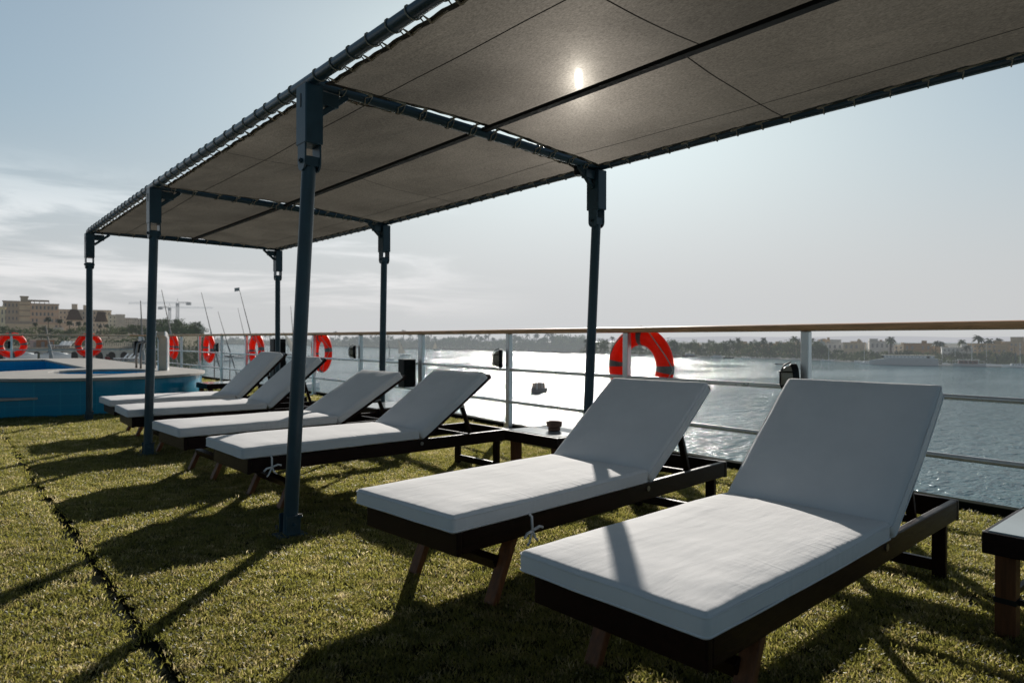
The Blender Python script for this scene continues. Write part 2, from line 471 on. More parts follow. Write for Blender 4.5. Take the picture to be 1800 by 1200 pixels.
# ------------------------------------------------------------------ water
def water_mat():
    m = bpy.data.materials.new('river_water'); m.use_nodes = True
    nt = m.node_tree; N = nt.nodes; L = nt.links
    b = N['Principled BSDF']
    b.inputs['Base Color'].default_value = (0.085, 0.180, 0.205, 1)
    b.inputs['Roughness'].default_value = 0.27
    b.inputs['IOR'].default_value = 1.33
    tc = N.new('ShaderNodeTexCoord')
    mp = N.new('ShaderNodeMapping'); mp.inputs['Rotation'].default_value = (0, 0, rad(20)); mp.inputs['Scale'].default_value = (0.62, 1.25, 1)
    L.new(tc.outputs['Object'], mp.inputs['Vector'])
    prev = None
    for s, dist, st in ((0.16, 0.9, 0.55), (0.5, 0.65, 0.95), (1.5, 0.30, 0.95), (4.5, 0.07, 0.8)):
        n = N.new('ShaderNodeTexNoise'); n.inputs['Scale'].default_value = s; n.inputs['Detail'].default_value = 3; n.inputs['Roughness'].default_value = 0.55
        n.inputs['Distortion'].default_value = 0.4
        L.new(mp.outputs['Vector'], n.inputs['Vector'])
        bp = N.new('ShaderNodeBump'); bp.inputs['Strength'].default_value = st; bp.inputs['Distance'].default_value = dist
        L.new(n.outputs['Fac'], bp.inputs['Height'])
        if prev: L.new(prev.outputs['Normal'], bp.inputs['Normal'])
        prev = bp
    L.new(prev.outputs['Normal'], b.inputs['Normal'])
    wn = N.new('ShaderNodeTexNoise'); wn.inputs['Scale'].default_value = 0.018; wn.inputs['Detail'].default_value = 4; wn.inputs['Distortion'].default_value = 1.0
    L.new(mp.outputs['Vector'], wn.inputs['Vector'])
    wr = N.new('ShaderNodeMapRange'); wr.inputs['From Min'].default_value = 0.35; wr.inputs['From Max'].default_value = 0.65
    wr.inputs['To Min'].default_value = 0.07; wr.inputs['To Max'].default_value = 0.17
    L.new(wn.outputs['Fac'], wr.inputs['Value']); L.new(wr.outputs['Result'], b.inputs['Roughness'])
    return m
M['water'] = water_mat()
mb = MB()
mb.face([(-9000, -3000, 0), (12000, -3000, 0), (12000, 14000, 0), (-9000, 14000, 0)])
wo = mb.build('water', M['water']); wo.location.z = WZ; tag(wo, kind='structure')

# ------------------------------------------------------------------ ship deck
RAIL = [(4.70, -5.0), (4.74, 1.0), (5.03, 5.9), (5.27, 8.05), (5.32, 12.0), (5.22, 23.4), (4.7, 24.3), (-9.0, 24.3)]
edge = [(p[0] + 0.13, p[1]) for p in RAIL[:6]] + [(4.8, 24.5), (-9.0, 24.5)]
poly = edge + [(-9.0, -5.0)]
mb = MB(); mb.prism(poly, -0.35, -0.012)
tag(mb.build('deck', M['deckpaint']), kind='structure')
mb = MB(); mb.prism([(p[0] - 0.06 if p[0] > 0 else p[0], p[1] - 0.05) for p in poly], -10.4, -0.352)
tag(mb.build('hull', M['hull']), kind='structure')
mb = MB()
for a, b in zip(edge[:-1], edge[1:]):
    a2 = Vector((a[0] - 0.05, a[1], 0.02)); b2 = Vector((b[0] - 0.05, b[1], 0.02))
    if a[1] >= 24: a2.y -= 0.05; b2.y -= 0.05
    mb.bar(a2, b2, 0.09, 0.07)
tag(mb.build('kerb', M['deckpaint'], bevel=0.01), kind='structure')

# artificial turf: strips meeting at a seam, real blades scattered on them
def turf_mat(name, blade):
    m = bpy.data.materials.new(name); m.use_nodes = True
    nt = m.node_tree; N = nt.nodes; L = nt.links
    b = N['Principled BSDF']; out = N['Material Output']
    oi = N.new('ShaderNodeObjectInfo')
    tc = N.new('ShaderNodeTexCoord'); ge = N.new('ShaderNodeNewGeometry')
    nz = N.new('ShaderNodeTexNoise'); nz.inputs['Scale'].default_value = 1.1; nz.inputs['Detail'].default_value = 5
    L.new(ge.outputs['Position'], nz.inputs['Vector'])
    rp = N.new('ShaderNodeValToRGB')
    e = rp.color_ramp.elements
    e[0].position = 0.0; e[0].color = (0.06, 0.062, 0.015, 1)
    e[1].position = 1.0; e[1].color = (0.34, 0.30, 0.19, 1)
    x = e.new(0.4); x.color = (0.125, 0.125, 0.030, 1)
    x = e.new(0.72); x.color = (0.17, 0.16, 0.045, 1)
    x = e.new(0.88); x.color = (0.22, 0.185, 0.085, 1)
    if blade:
        L.new(oi.outputs['Random'], rp.inputs['Fac'])
    else:
        n2 = N.new('ShaderNodeTexNoise'); n2.inputs['Scale'].default_value = 90; n2.inputs['Detail'].default_value = 3
        L.new(ge.outputs['Position'], n2.inputs['Vector'])
        mr = N.new('ShaderNodeMapRange'); mr.inputs['From Min'].default_value = 0.3; mr.inputs['From Max'].default_value = 0.75
        L.new(n2.outputs['Fac'], mr.inputs['Value']); L.new(mr.outputs['Result'], rp.inputs['Fac'])
        bp = N.new('ShaderNodeBump'); bp.inputs['Strength'].default_value = 1.0; bp.inputs['Distance'].default_value = 0.02
        L.new(n2.outputs['Fac'], bp.inputs['Height']); L.new(bp.outputs['Normal'], b.inputs['Normal'])
    mr2 = N.new('ShaderNodeMapRange'); mr2.inputs['From Min'].default_value = 0.3; mr2.inputs['From Max'].default_value = 0.7
    k = 0.36 if blade else 0.22
    mr2.inputs['To Min'].default_value = 0.82 * k; mr2.inputs['To Max'].default_value = 1.18 * k
    L.new(nz.outputs['Fac'], mr2.inputs['Value'])
    vm = N.new('ShaderNodeVectorMath'); vm.operation = 'SCALE'
    L.new(rp.outputs['Color'], vm.inputs[0]); L.new(mr2.outputs['Result'], vm.inputs['Scale'])
    L.new(vm.outputs['Vector'], b.inputs['Base Color'])
    b.inputs['Roughness'].default_value = 0.42 if blade else 0.9
    b.inputs['Specular IOR Level'].default_value = 0.7 if blade else 0.05
    if blade:
        tl = N.new('ShaderNodeBsdfTranslucent')
        v2 = N.new('ShaderNodeVectorMath'); v2.operation = 'MULTIPLY'; v2.inputs[1].default_value = (9.3, 9.0, 8.2)
        L.new(vm.outputs['Vector'], v2.inputs[0]); L.new(v2.outputs['Vector'], tl.inputs['Color'])
        mx = N.new('ShaderNodeMixShader'); mx.inputs['Fac'].default_value = 0.55
        L.new(b.outputs[0], mx.inputs[1]); L.new(tl.outputs[0], mx.inputs[2]); L.new(mx.outputs[0], out.inputs['Surface'])
    return m
M['turf'] = turf_mat('turf_backing', False)
M['blade'] = turf_mat('turf_blade', True)
def tuft():
    mb = MB(); rr = random.Random(3)
    for i in range(26):
        a = rr.uniform(0, 2 * PI); d = 0.034 * math.sqrt(rr.random())
        p = Vector((d * math.cos(a), d * math.sin(a), 0))
        h = rr.uniform(0.008, 0.0145); wd = rr.uniform(0.0009, 0.0017)
        b = rr.uniform(0, 2 * PI); lean = Vector((math.cos(b), math.sin(b), 0)) * rr.uniform(0.2, 1.1) * h
        c = rr.uniform(0, 2 * PI); s = Vector((math.cos(c), math.sin(c), 0)) * wd
        v = [mb.bm.verts.new(q) for q in (p - s, p + s, p + lean * 0.45 + Vector((0, 0, h * 0.65)) + s * 0.9, p + lean * 0.45 + Vector((0, 0, h * 0.65)) - s * 0.9,
                                            p + lean * 1.25 + Vector((0, 0, h)))]
        mb.bm.faces.new((v[0], v[1], v[2], v[3])); mb.bm.faces.new((v[3], v[2], v[4]))
    me = bpy.data.meshes.new('turf_tuft'); mb.bm.to_mesh(me); mb.bm.free()
    me.materials.append(M['blade'])
    return bpy.data.objects.new('turf_tuft', me)
TUFT = tuft()
SEAM = 0.545
mb = MB()
def strip(x0, x1f, y0, y1, ny):
    for j in range(ny):
        a = y0 + (y1 - y0) * j / ny; b = y0 + (y1 - y0) * (j + 1) / ny
        def wob(y): return 0.012 * noise.noise((0, y * 2.3, x0)) + 0.006 * noise.noise((3, y * 9, x0))
        mb.face([(x0(a), a, 0), (x1f(a), a, 0), (x1f(b), b, 0), (x0(b), b, 0)])
def wob(y, s): return 0.010 * noise.noise((0, y * 1.7, s)) + 0.004 * noise.noise((3, y * 8, s))
def railx(y):
    for a, b in zip(RAIL[:-1], RAIL[1:]):
        if a[1] <= y <= b[1] and b[1] > a[1]:
            return a[0] + (b[0] - a[0]) * (y - a[1]) / (b[1] - a[1])
    return 4.7
for (x0, x1) in ((lambda y: -6.0, lambda y: SEAM - 0.036 + wob(y, 1)), (lambda y: SEAM + 0.034 + wob(y, 5), lambda y: railx(y) - 0.02)):
    for j in range(150):
        a = -3 + 27 * j / 150; b = -3 + 27 * (j + 1) / 150
        mb.face([(x0(a), a, 0), (x1(a), a, 0), (x1(b), b, 0), (x0(b), b, 0)])
turf = mb.build('turf', M['turf'], fixn=True)
tag(turf, 'short olive green artificial turf covering the sun deck', 'turf', kind='stuff')
ng = bpy.data.node_groups.new('turf_scatter', 'GeometryNodeTree')
ng.interface.new_socket('Geometry', in_out='INPUT', socket_type='NodeSocketGeometry')
ng.interface.new_socket('Geometry', in_out='OUTPUT', socket_type='NodeSocketGeometry')
n_ = ng.nodes; l_ = ng.links
gi = n_.new('NodeGroupInput'); go = n_.new('NodeGroupOutput')
dp = n_.new('GeometryNodeDistributePointsOnFaces'); dp.distribute_method = 'RANDOM'
pos = n_.new('GeometryNodeInputPosition')
ln = n_.new('ShaderNodeVectorMath'); ln.operation = 'LENGTH'; l_.new(pos.outputs[0], ln.inputs[0])
md = n_.new('ShaderNodeMapRange'); md.inputs['From Min'].default_value = 2.0; md.inputs['From Max'].default_value = 13.0
md.inputs['To Min'].default_value = TURF_D; md.inputs['To Max'].default_value = 120
l_.new(ln.outputs['Value'], md.inputs['Value']); l_.new(md.outputs['Result'], dp.inputs['Density'])
oi = n_.new('GeometryNodeObjectInfo'); oi.inputs['Object'].default_value = TUFT; oi.inputs['As Instance'].default_value = True
ip = n_.new('GeometryNodeInstanceOnPoints')
rv = n_.new('FunctionNodeRandomValue'); rv.data_type = 'FLOAT_VECTOR'
rv.inputs[0].default_value = (-0.25, -0.25, 0); rv.inputs[1].default_value = (0.25, 0.25, 6.283)
rs = n_.new('FunctionNodeRandomValue'); rs.data_type = 'FLOAT'; rs.inputs[2].default_value = 0.75; rs.inputs[3].default_value = 1.35
ms = n_.new('ShaderNodeMapRange'); ms.inputs['From Min'].default_value = 2.0; ms.inputs['From Max'].default_value = 13.0
ms.inputs['To Min'].default_value = 1.0; ms.inputs['To Max'].default_value = 1.7
l_.new(ln.outputs['Value'], ms.inputs['Value'])
mm = n_.new('ShaderNodeMath'); mm.operation = 'MULTIPLY'; l_.new(ms.outputs['Result'], mm.inputs[0]); l_.new(rs.outputs[1], mm.inputs[1])
l_.new(gi.outputs[0], dp.inputs['Mesh']); l_.new(dp.outputs['Points'], ip.inputs['Points']); l_.new(oi.outputs['Geometry'], ip.inputs['Instance'])
l_.new(rv.outputs[0], ip.inputs['Rotation']); l_.new(mm.outputs[0], ip.inputs['Scale'])
jg = n_.new('GeometryNodeJoinGeometry'); l_.new(ip.outputs[0], jg.inputs[0]); l_.new(gi.outputs[0], jg.inputs[0])
l_.new(jg.outputs[0], go.inputs[0])
md_ = turf.modifiers.new('turf_scatter', 'NODES'); md_.node_group = ng
# ------------------------------------------------------------------ sun canopy
CZ = 2.40
canopy = thing('sun_canopy', 'long grey shade cloth canopy laced to dark pipe frame above the loungers', 'canopy', (2.7, 5.0, 0))
CO = Vector(canopy.location)
TOP = [((1.52, 0.10), (3.93, 0.2)), ((1.496, 3.395), (3.95, 3.59)), ((1.468, 6.617), (3.98, 6.95)), ((1.47, 9.95), (3.91, 10.0))]
FOOT = [((1.44, 0.17), (3.87, 0.25)), ((1.42, 3.46), (3.89, 3.64)), ((1.43, 6.65), (3.96, 6.97)), ((1.47, 9.95), (3.91, 10.0))]
def T3(p, z=CZ): return Vector((p[0], p[1], z)) - CO
def make_pole(ft, tp, side):
    f = Vector((ft[0], ft[1], 0)) - CO; t = T3(tp, 2.0)
    mb = MB(); mb.tube([f + Vector((0, 0, 0.004)), f.lerp(t, 0.5), t], 0.037, 20)
    po = mb.build('pole', M['pole'], canopy, smooth='auto')
    c = T3(tp, 0)
    # clevis head: closed box on top, two cheek plates reaching down to the pole
    mb = MB()
    mb.box(c + Vector((0, 0, 2.215)), (0.098, 0.125, 0.31))
    h = mb.build('bracket', M['pole'], po, bevel=0.006)
    mb = MB()
    for s in (-1, 1):
        mb.box(c + Vector((0.041 * s, 0, 2.015)), (0.010, 0.088, 0.10))
        pts = [(c.x + 0.041 * s, c.y + 0.044 * math.cos(a), 1.966 + 0.044 * math.sin(a)) for a in [PI + PI * k / 8 for k in range(9)]]
        A = [Vector((p[0] - 0.0049, p[1], p[2])) for p in pts]; B = [Vector((p[0] + 0.0049, p[1], p[2])) for p in pts]
        mb.face(A); mb.face(B)
        for k in range(8): mb.face([A[k], A[k + 1], B[k + 1], B[k]])
        mb.cyl(c + Vector((0.045 * s, 0, 1.975)), c + Vector((0.056 * s, 0, 1.975)), 0.014, n=6)
    mb.box(c + Vector((0, 0, 1.972)), (0.070, 0.075, 0.05))
    mb.build('clevis', M['pole'], po, smooth='auto')
    mb = MB()   # slot and bolt on the head
    mb.box(c + Vector((-0.0495, 0.0, 2.29)), (0.004, 0.010, 0.07))
    mb.cyl(c + Vector((-0.046, 0.0, 1.975)), c + Vector((-0.060, 0, 1.975)), 0.008, n=8)
    mb.build_each('bolt', M['black'], po)
    mb = MB()   # foot socket
    mb.box(f + Vector((0, 0, 0.008)), (0.15, 0.12, 0.012))
    for s in (-1, 1):
        mb.box(f + Vector((0, 0.049 * s, 0.065)), (0.075, 0.010, 0.10))
        mb.box(f + Vector((0.03, 0.062 * s, 0.11)), (0.02, 0.025, 0.012))
    mb.cyl(f + Vector((0, -0.075, 0.07)), f + Vector((0, 0.075, 0.07)), 0.009, n=8)
    mb.build('foot_bracket', M['pole'], po, bevel=0.003)
    mb = MB()
    for s in (-1, 1): mb.box(f + Vector((0.03, 0.063 * s, 0.1205)), (0.022, 0.022, 0.006))
    mb.cyl(f + Vector((-0.045, 0.066, 0.03)), f + Vector((-0.045, 0.066, 0.05)), 0.007, n=6)
    mb.build_each('clamp_pin', M['bracket'], po)
for r in range(4):
    for s in range(2):
        make_pole(FOOT[r][s], TOP[r][s], s)
BR = 0.032
for s in range(2):
    for r in range(3):
        a = T3(TOP[r][s]); b = T3(TOP[r + 1][s]); u = (b - a).normalized()
        mb = MB(); mb.tube([a - u * 0.05 if r == 0 else a + u * 0.001, b - u * 0.001 if r < 2 else b + u * 0.06], BR, 16)
        mb.build('side_beam', M['beam'], canopy, smooth='auto')
for r in range(4):
    a = T3(TOP[r][0]); b = T3(TOP[r][1]); u = (b - a).normalized()
    mb = MB(); mb.tube([a + u * 0.02, b - u * 0.02], BR * 0.95, 16)
    cb = mb.build('cross_beam', M['beam'], canopy, smooth='auto')
    mb = MB()
    for p, d in ((a, 1), (b, -1)):
        q = p + u * d * 0.10
        mb.bar(q + Vector((0, 0, -0.075)) - u * 0.06, q + Vector((0, 0, -0.075)) + u * 0.06, 0.05, 0.07)
        mb.bar(p + u * d * 0.05 + Vector((0, 0, -0.17)), p + u * d * 0.22 + Vector((0, 0, -0.03)), 0.03, 0.03)
    mb.build_each('gusset', M['pole'], cb, bevel=0.004)
# cloth panels
INS = 0.058
def panel(r):
    A = Vector((*TOP[r][0], CZ)); B = Vector((*TOP[r][1], CZ)); C = Vector((*TOP[r + 1][1], CZ)); D = Vector((*TOP[r + 1][0], CZ))
    W = (B - A).length; Ln = (D - A).length
    NL = max(8, round(Ln / 0.185)); NW = max(6, round(W / 0.2))
    def S(u, v):       # u across 0..1, v along 0..1 -> canopy local
        fu = INS / W + u * (1 - 2 * INS / W); fv = INS / Ln + v * (1 - 2 * INS / Ln)
        # scalloped hem between the eyelets
        p = A.lerp(B, fu).lerp(D.lerp(C, fu), fv)
        eu = max(0, 1 - u / 0.04) - max(0, 1 - (1 - u) / 0.04)
        ev = max(0, 1 - v / 0.03) - max(0, 1 - (1 - v) / 0.03)
        p.x += 0.009 * eu * abs(math.sin(PI * v * NL)); p.y += 0.009 * ev * abs(math.sin(PI * u * NW))
        ridge = 0.045 * (1 - abs(2 * u - 1)) ** 1.0
        sag = -0.028 * (math.sin(PI * v) ** 1.0) * (1 - (1 - abs(2 * u - 1)) ** 2) * math.sin(PI * min(1, max(0, u)))
        fl = 0.010 * noise.noise((u * 5, v * 5 + r * 9, 1)) * math.sin(PI * u) ** 0.4
        corner = 0.007 * noise.noise((u * 16, v * 14, r + 4)) * (1 - min(1, 6 * min(u, 1 - u, v, 1 - v)))
        p.z += -0.012 + ridge + sag + fl + corner
        return p - CO
    nu, nv = 60, 110
    mb = MB(); g = [[mb.bm.verts.new(S(i / nu, j / nv)) for i in range(nu + 1)] for j in range(nv + 1)]
    for j in range(nv):
        for i in range(nu):
            mb.bm.faces.new((g[j][i], g[j][i + 1], g[j + 1][i + 1], g[j + 1][i]))
    cl = mb.build('shade_cloth', M['cloth'], canopy, smooth=True)
    def ribbon(path, wd, name, m, dz=-0.004):
        mb = MB(); pts = [Vector(p) for p in path]; L2 = []; R2 = []
        for i, p in enumerate(pts):
            t = (pts[min(i + 1, len(pts) - 1)] - pts[max(i - 1, 0)]); t.z = 0; t.normalize()
            n = Vector((-t.y, t.x, 0)) * wd / 2
            L2.append(mb.bm.verts.new(p + n + Vector((0, 0, dz)))); R2.append(mb.bm.verts.new(p - n + Vector((0, 0, dz))))
        for i in range(len(pts) - 1): mb.bm.faces.new((L2[i], L2[i + 1], R2[i + 1], R2[i]))
        return mb.build(name, m, cl)
    for u in (0.14, 0.86): ribbon([S(u, k / 60) for k in range(61)], 0.008, 'seam', M['seam'])
    for (u0, u1) in ((0.0, 0.5), (0.5, 1.0)): ribbon([S(u0 + (u1 - u0) * k / 30, 0.5 + (0.035 if u0 else 0)) for k in range(31)], 0.008, 'seam', M['seam'])
    hw = 0.014
    for u in (0.006, 0.994): ribbon([S(u, k / 110) for k in range(111)], 0.035, 'hem', M['hem'], -0.003)
    for v in (0.005, 0.995): ribbon([S(k / 60, v) for k in range(61)], 0.035, 'hem', M['hem'], -0.003)
    # lacing: one rope per edge, wound round the pipe and through the eyelets
    def lace(P0, P1, inward, n, Sf, name='lacing_rope'):
        ax = (P1 - P0).normalized(); side = inward.normalized(); up = Vector((0, 0, 1))
        mb = MB()
        rr = random.Random(int(P0.x * 100 + P0.y * 37)); allp = []; allr = []
        for k in range(n):
            f = (k + 0.5 + rr.uniform(-0.12, 0.12)) / n
            e = Sf(f) + Vector((0, 0, -0.008))
            e = e + side * 0.014
            c0 = P0.lerp(P1, 0)  # beam axis point nearest the eyelet
            s0 = (e - P0).dot(ax); c = P0 + ax * s0
            R = BR + 0.004; pts = [e]
            for q in range(11):
                a = -0.35 - q / 10 * (2 * PI - 1.5)
                pts.append(c + ax * (0.055 * (q / 10) - 0.01) + (side * math.cos(a) + up * math.sin(a)) * R)
            e2 = e + ax * 0.05 + up * 0.012 - side * 0.006
            pts.append(e2)
            allp += [e - ax * 0.004] + pts + [e2 + side * 0.004]; allr += [0.008] + [0.008] + [0.0034] * (len(pts) - 1) + [0.0034]
        mb.tube(allp, allr, 5)
        mb.build(name, M['rope'], canopy, smooth=True)
    a, b, c, d = T3(TOP[r][0]), T3(TOP[r][1]), T3(TOP[r + 1][1]), T3(TOP[r + 1][0])
    lace(a, d, Vector((1, 0, 0)), NL, lambda f: S(0.002, f))
    lace(b, c, Vector((-1, 0, 0)), NL, lambda f: S(0.998, f))
    lace(a, b, Vector((0, 1, 0)), NW, lambda f: S(f, 0.002))
    lace(d, c, Vector((0, -1, 0)), NW, lambda f: S(f, 0.998))
    # ridge batten
    p0 = A.lerp(B, 0.5) - CO; p1 = D.lerp(C, 0.5) - CO
    mb = MB(); mb.bar(p0 + Vector((0, 0.03, 0.012)), p1 + Vector((0, -0.03, 0.012)), 0.052, 0.022)
    mb.build('ridge_batten', M['blackbar'], canopy, bevel=0.004)
for r in range(3): panel(r)
lp = at(1017, 288, 5.25) - CO
mb = MB(); mb.cyl(lp + Vector((0, 0, 0.02)), lp + Vector((0, 0, -0.09)), 0.036, n=16); mb.cyl(lp + Vector((0, 0, 0.02)), lp + Vector((0, 0, 0.08)), 0.012, n=8)
lo = mb.build('spot_lamp', M['black'], canopy, smooth='auto')
mb = MB(); mb.cyl(lp + Vector((0, 0, -0.0905)), lp + Vector((0, 0, -0.096)), 0.026, n=16); mb.build('lens', M['lampglass'], lo)

# ------------------------------------------------------------------ guard rail
railing = thing('guard_rail', 'white ship guard rail with brown wooden handrail around the deck edge', 'railing', (5.0, 8, 0))
RO = Vector(railing.location)
HZ_ = 1.135
def rl(p, z): return Vector((p[0], p[1], z)) - RO
def sm(pts, n=6):
    out = []
    for i in range(len(pts) - 1):
        for k in range(n): out.append(Vector(pts[i]).lerp(Vector(pts[i + 1]), k / n))
    out.append(Vector(pts[-1])); return out
def hand(pts, m):
    mb = MB()
    prof = [(0.055 * math.cos(a) * (1 if abs(math.cos(a)) < 0.9 else 0.97), 0.027 * (abs(math.sin(a)) ** 0.6) * (1 if math.sin(a) > 0 else -1)) for a in [2 * PI * k / 16 for k in range(16)]]
    rings = []
    for i, p in enumerate(pts):
        t = pts[min(i + 1, len(pts) - 1)] - pts[max(i - 1, 0)]; t.z = 0; t.normalize(); n = Vector((-t.y, t.x, 0))
        rings.append([mb.bm.verts.new(p + n * a + Vector((0, 0, b))) for a, b in prof])
    for A, B in zip(rings, rings[1:]):
        for k in range(16): mb.bm.faces.new((A[k], A[(k + 1) % 16], B[(k + 1) % 16], B[k]))
    mb.bm.faces.new(rings[0]); mb.bm.faces.new(rings[-1])
    return mb.build('handrail', m, railing, smooth='auto')
hand([rl(p, HZ_) for p in RAIL[:4]], M['railwood'])
hand([rl(p, HZ_) for p in RAIL[3:6]], M['railwood'])
hand([rl(p, HZ_) for p in (RAIL[5], (5.05, 24.0), RAIL[6])], M['railwood'])
hand([rl(p, HZ_) for p in RAIL[6:]], M['railwood2'])
for z in (0.695, 0.325):
    for seg in (RAIL[:4], RAIL[3:6], RAIL[5:7], RAIL[6:]):
        mb = MB(); mb.tube([rl(p, z) for p in seg], 0.019, 10)
        mb.build('mid_rail', M['white'], railing, smooth='auto')
def rail_at(px):
    r = ray(px, 600); best = None
    for a, b in zip(RAIL[:-1], RAIL[1:]):
        ax, ay = a; dx, dy = b[0] - a[0], b[1] - a[1]
        det = r.x * (-dy) - r.y * (-dx)
        if abs(det) < 1e-9: continue
        t = (ax * (-dy) - ay * (-dx)) / det; s = (r.x * ay - r.y * ax) / det
        if t > 0 and -0.001 <= s <= 1.001 and (best is None or t < best[0]): best = (t, ax + dx * s, ay + dy * s)
    return (best[1], best[2])
POSTPX = [1417, 1102, 895, 741, 634, 552, 433, 390, 351, 319, 290, 246, 152, 20]
POSTS = {}
for px in POSTPX:
    p = rail_at(px); POSTS[px] = p
EXTRA = [(4.715, -2.2), (4.735, 0.75), (-2.6, 24.3), (-4.6, 24.3), (-6.6, 24.3)]
for px, p in list(POSTS.items()) + [(None, e) for e in EXTRA]:
    mb = MB()
    w_ = 0.105 if px in (741, 246) else 0.06
    mb.box(rl(p, 0.555), (0.06, w_, 1.11))
    po = mb.build('rail_post', M['post'], railing, bevel=0.008)
    mb = MB(); mb.box(rl(p, 0.012), (0.12, 0.12, 0.02)); 
    mb.box(rl((p[0], p[1] + 0.04), 0.05), (0.05, 0.05, 0.06))
    mb.build('base_plate', M['white'], po, bevel=0.004)

# ------------------------------------------------------------------ lifebuoys
def lifebuoy(px, zc, off, along_x, label):
    p = rail_at(px)
    ang = 0 if not along_x else PI / 2
    t = thing('lifebuoy', label, 'lifebuoy', (p[0] + (0 if along_x else 0.105) , p[1] + (0.105 if along_x else 0) + 0, zc), 0, 'orange lifebuoys hung on the guard rail')
    if along_x: t.location.x += off
    else: t.location.y += off
    # ring in local y-z plane (side rail) or x-z plane (bow rail)
    def P(a, r, o=0.0):
        c, s = math.cos(a) * r, math.sin(a) * r
        return Vector((o, c, s)) if not along_x else Vector((c, o, s))
    R, rr = 0.284, 0.088
    def tor(a0, a1, n, k=1.0, close=False):
        mb = MB(); rings = []
        for i in range(n if close else n + 1):
            a = a0 + (a1 - a0) * i / n
            rings.append([mb.bm.verts.new(P(a, R + rr * k * math.cos(b), 0.72 * rr * k * math.sin(b))) for b in [2 * PI * q / 16 for q in range(16)]])
        m_ = len(rings)
        for i in range(m_ if close else m_ - 1):
            A, B = rings[i], rings[(i + 1) % m_]
            for q in range(16): mb.bm.faces.new((A[q], A[(q + 1) % 16], B[(q + 1) % 16], B[q]))
        return mb
    tor(0, 2 * PI, 48, 1.0, True).build('ring', M['orange'], t, smooth=True)
    ro_ = random.Random(px).uniform(-0.15, 0.15)
    for k in range(4):
        a = PI / 4 * 0 + k * PI / 2 + ro_
        tor(a - 0.10, a + 0.10, 5, 1.025).build('reflective_band', M['tape'], t, smooth=True)
    mb = MB(); pts = []
    for k in range(64):
        a = 2 * PI * k / 64 + ro_
        s = abs(math.sin(2 * (a - ro_)))
        pts.append(P(a, R + rr * (1.02 - 0.55 * s), -rr * (0.1 + 0.72 * s)))
    mb.tube(pts, 0.006, 6, closed=True); mb.build('grab_rope', M['whiterope'], t, smooth=True)
lifebuoy(1102, 0.795, -0.075, False, 'largest orange lifebuoy, on the rail behind the second nearest lounger')
lifebuoy(552, 0.795, -0.10, False, 'orange lifebuoy on the rail post just right of the nearest canopy pole')
lifebuoy(433, 0.795, -0.35, False, 'orange lifebuoy half hidden behind the farthest lounger backrest')
lifebuoy(351, 0.79, -0.45, False, 'orange lifebuoy seen nearly edge-on between two rail posts, above the pool corner')
lifebuoy(290, 0.80, -0.55, False, 'small orange lifebuoy seen edge-on right beside the pool cascade')
lifebuoy(152, 0.835, 0.08, True, 'orange lifebuoy behind the far left canopy pole, on the bow rail')
lifebuoy(20, 0.835, 0.02, True, 'orange lifebuoy at the left edge with a caged lamp inside its ring')

# ------------------------------------------------------------------ caged bulkhead lamps and speaker boxes on the rail
def wall_lamp(px, dx, dy, z, label, rz=0.95):
    p = rail_at(px)
    t = thing('bulkhead_lamp', label, 'lamp', (p[0] + dx, p[1] + dy, z), rz, 'caged bulkhead lamps on the rail posts')
    # local: back at +y side (on the post), glass bulging to -x/+y ; oval axis z
    def oval(k, y): return [Vector((0.055 * k * math.cos(a), y, 0.108 * k * math.sin(a))) for a in [2 * PI * q / 24 for q in range(24)]]
    mb = MB(); L_ = [(1.0, 0.0), (1.0, 0.035), (0.9, 0.045)]
    rings = [[mb.bm.verts.new(v) for v in oval(k, y)] for k, y in L_]
    for A, B in zip(rings, rings[1:]):
        for q in range(24): mb.bm.faces.new((A[q], A[(q + 1) % 24], B[(q + 1) % 24], B[q]))
    mb.bm.faces.new(rings[0]); mb.bm.faces.new(rings[-1])
    mb.build('housing', M['black'], t, smooth='auto')
    mb = MB(); rings = [[mb.bm.verts.new(v) for v in oval(k, y)] for k, y in ((0.84, 0.0455), (0.80, 0.075), (0.62, 0.098), (0.3, 0.110))]
    for A, B in zip(rings, rings[1:]):
        for q in range(24): mb.bm.faces.new((A[q], A[(q + 1) % 24], B[(q + 1) % 24], B[q]))
    mb.bm.faces.new(rings[-1]); mb.build('glass', M['lampglass'], t, smooth=True)
    mb = MB()
    mb.tube([(0, 0.04, -0.118), (0, 0.09, -0.095), (0, 0.118, -0.04), (0, 0.118, 0.04), (0, 0.09, 0.095), (0, 0.04, 0.118)], 0.006, 6)
    for z_ in (-0.05, 0.05):
        mb.tube([(-0.06, 0.04, z_), (-0.05, 0.085, z_), (-0.02, 0.114, z_), (0.02, 0.114, z_), (0.05, 0.085, z_), (0.06, 0.04, z_)], 0.006, 6)
    mb.build('cage', M['black'], t, smooth=True)
wall_lamp(895, -0.055, 0.055, 0.82, 'caged oval lamp on the rail post above the ashtray table')
wall_lamp(1417, -0.055, 0.05, 0.765, 'caged oval lamp peeking above the nearest lounger backrest')
wall_lamp(634, -0.055, 0.055, 0.83, 'caged oval lamp on the post right of the lifebuoy by the nearest pole')
wall_lamp(390, -0.055, 0.055, 0.83, 'caged oval lamp on the post beside the edge-on lifebuoy near the pool corner')
wall_lamp(20, -0.034, -0.0, 0.85, 'caged lamp seen inside the ring of the leftmost lifebuoy', PI / 2)

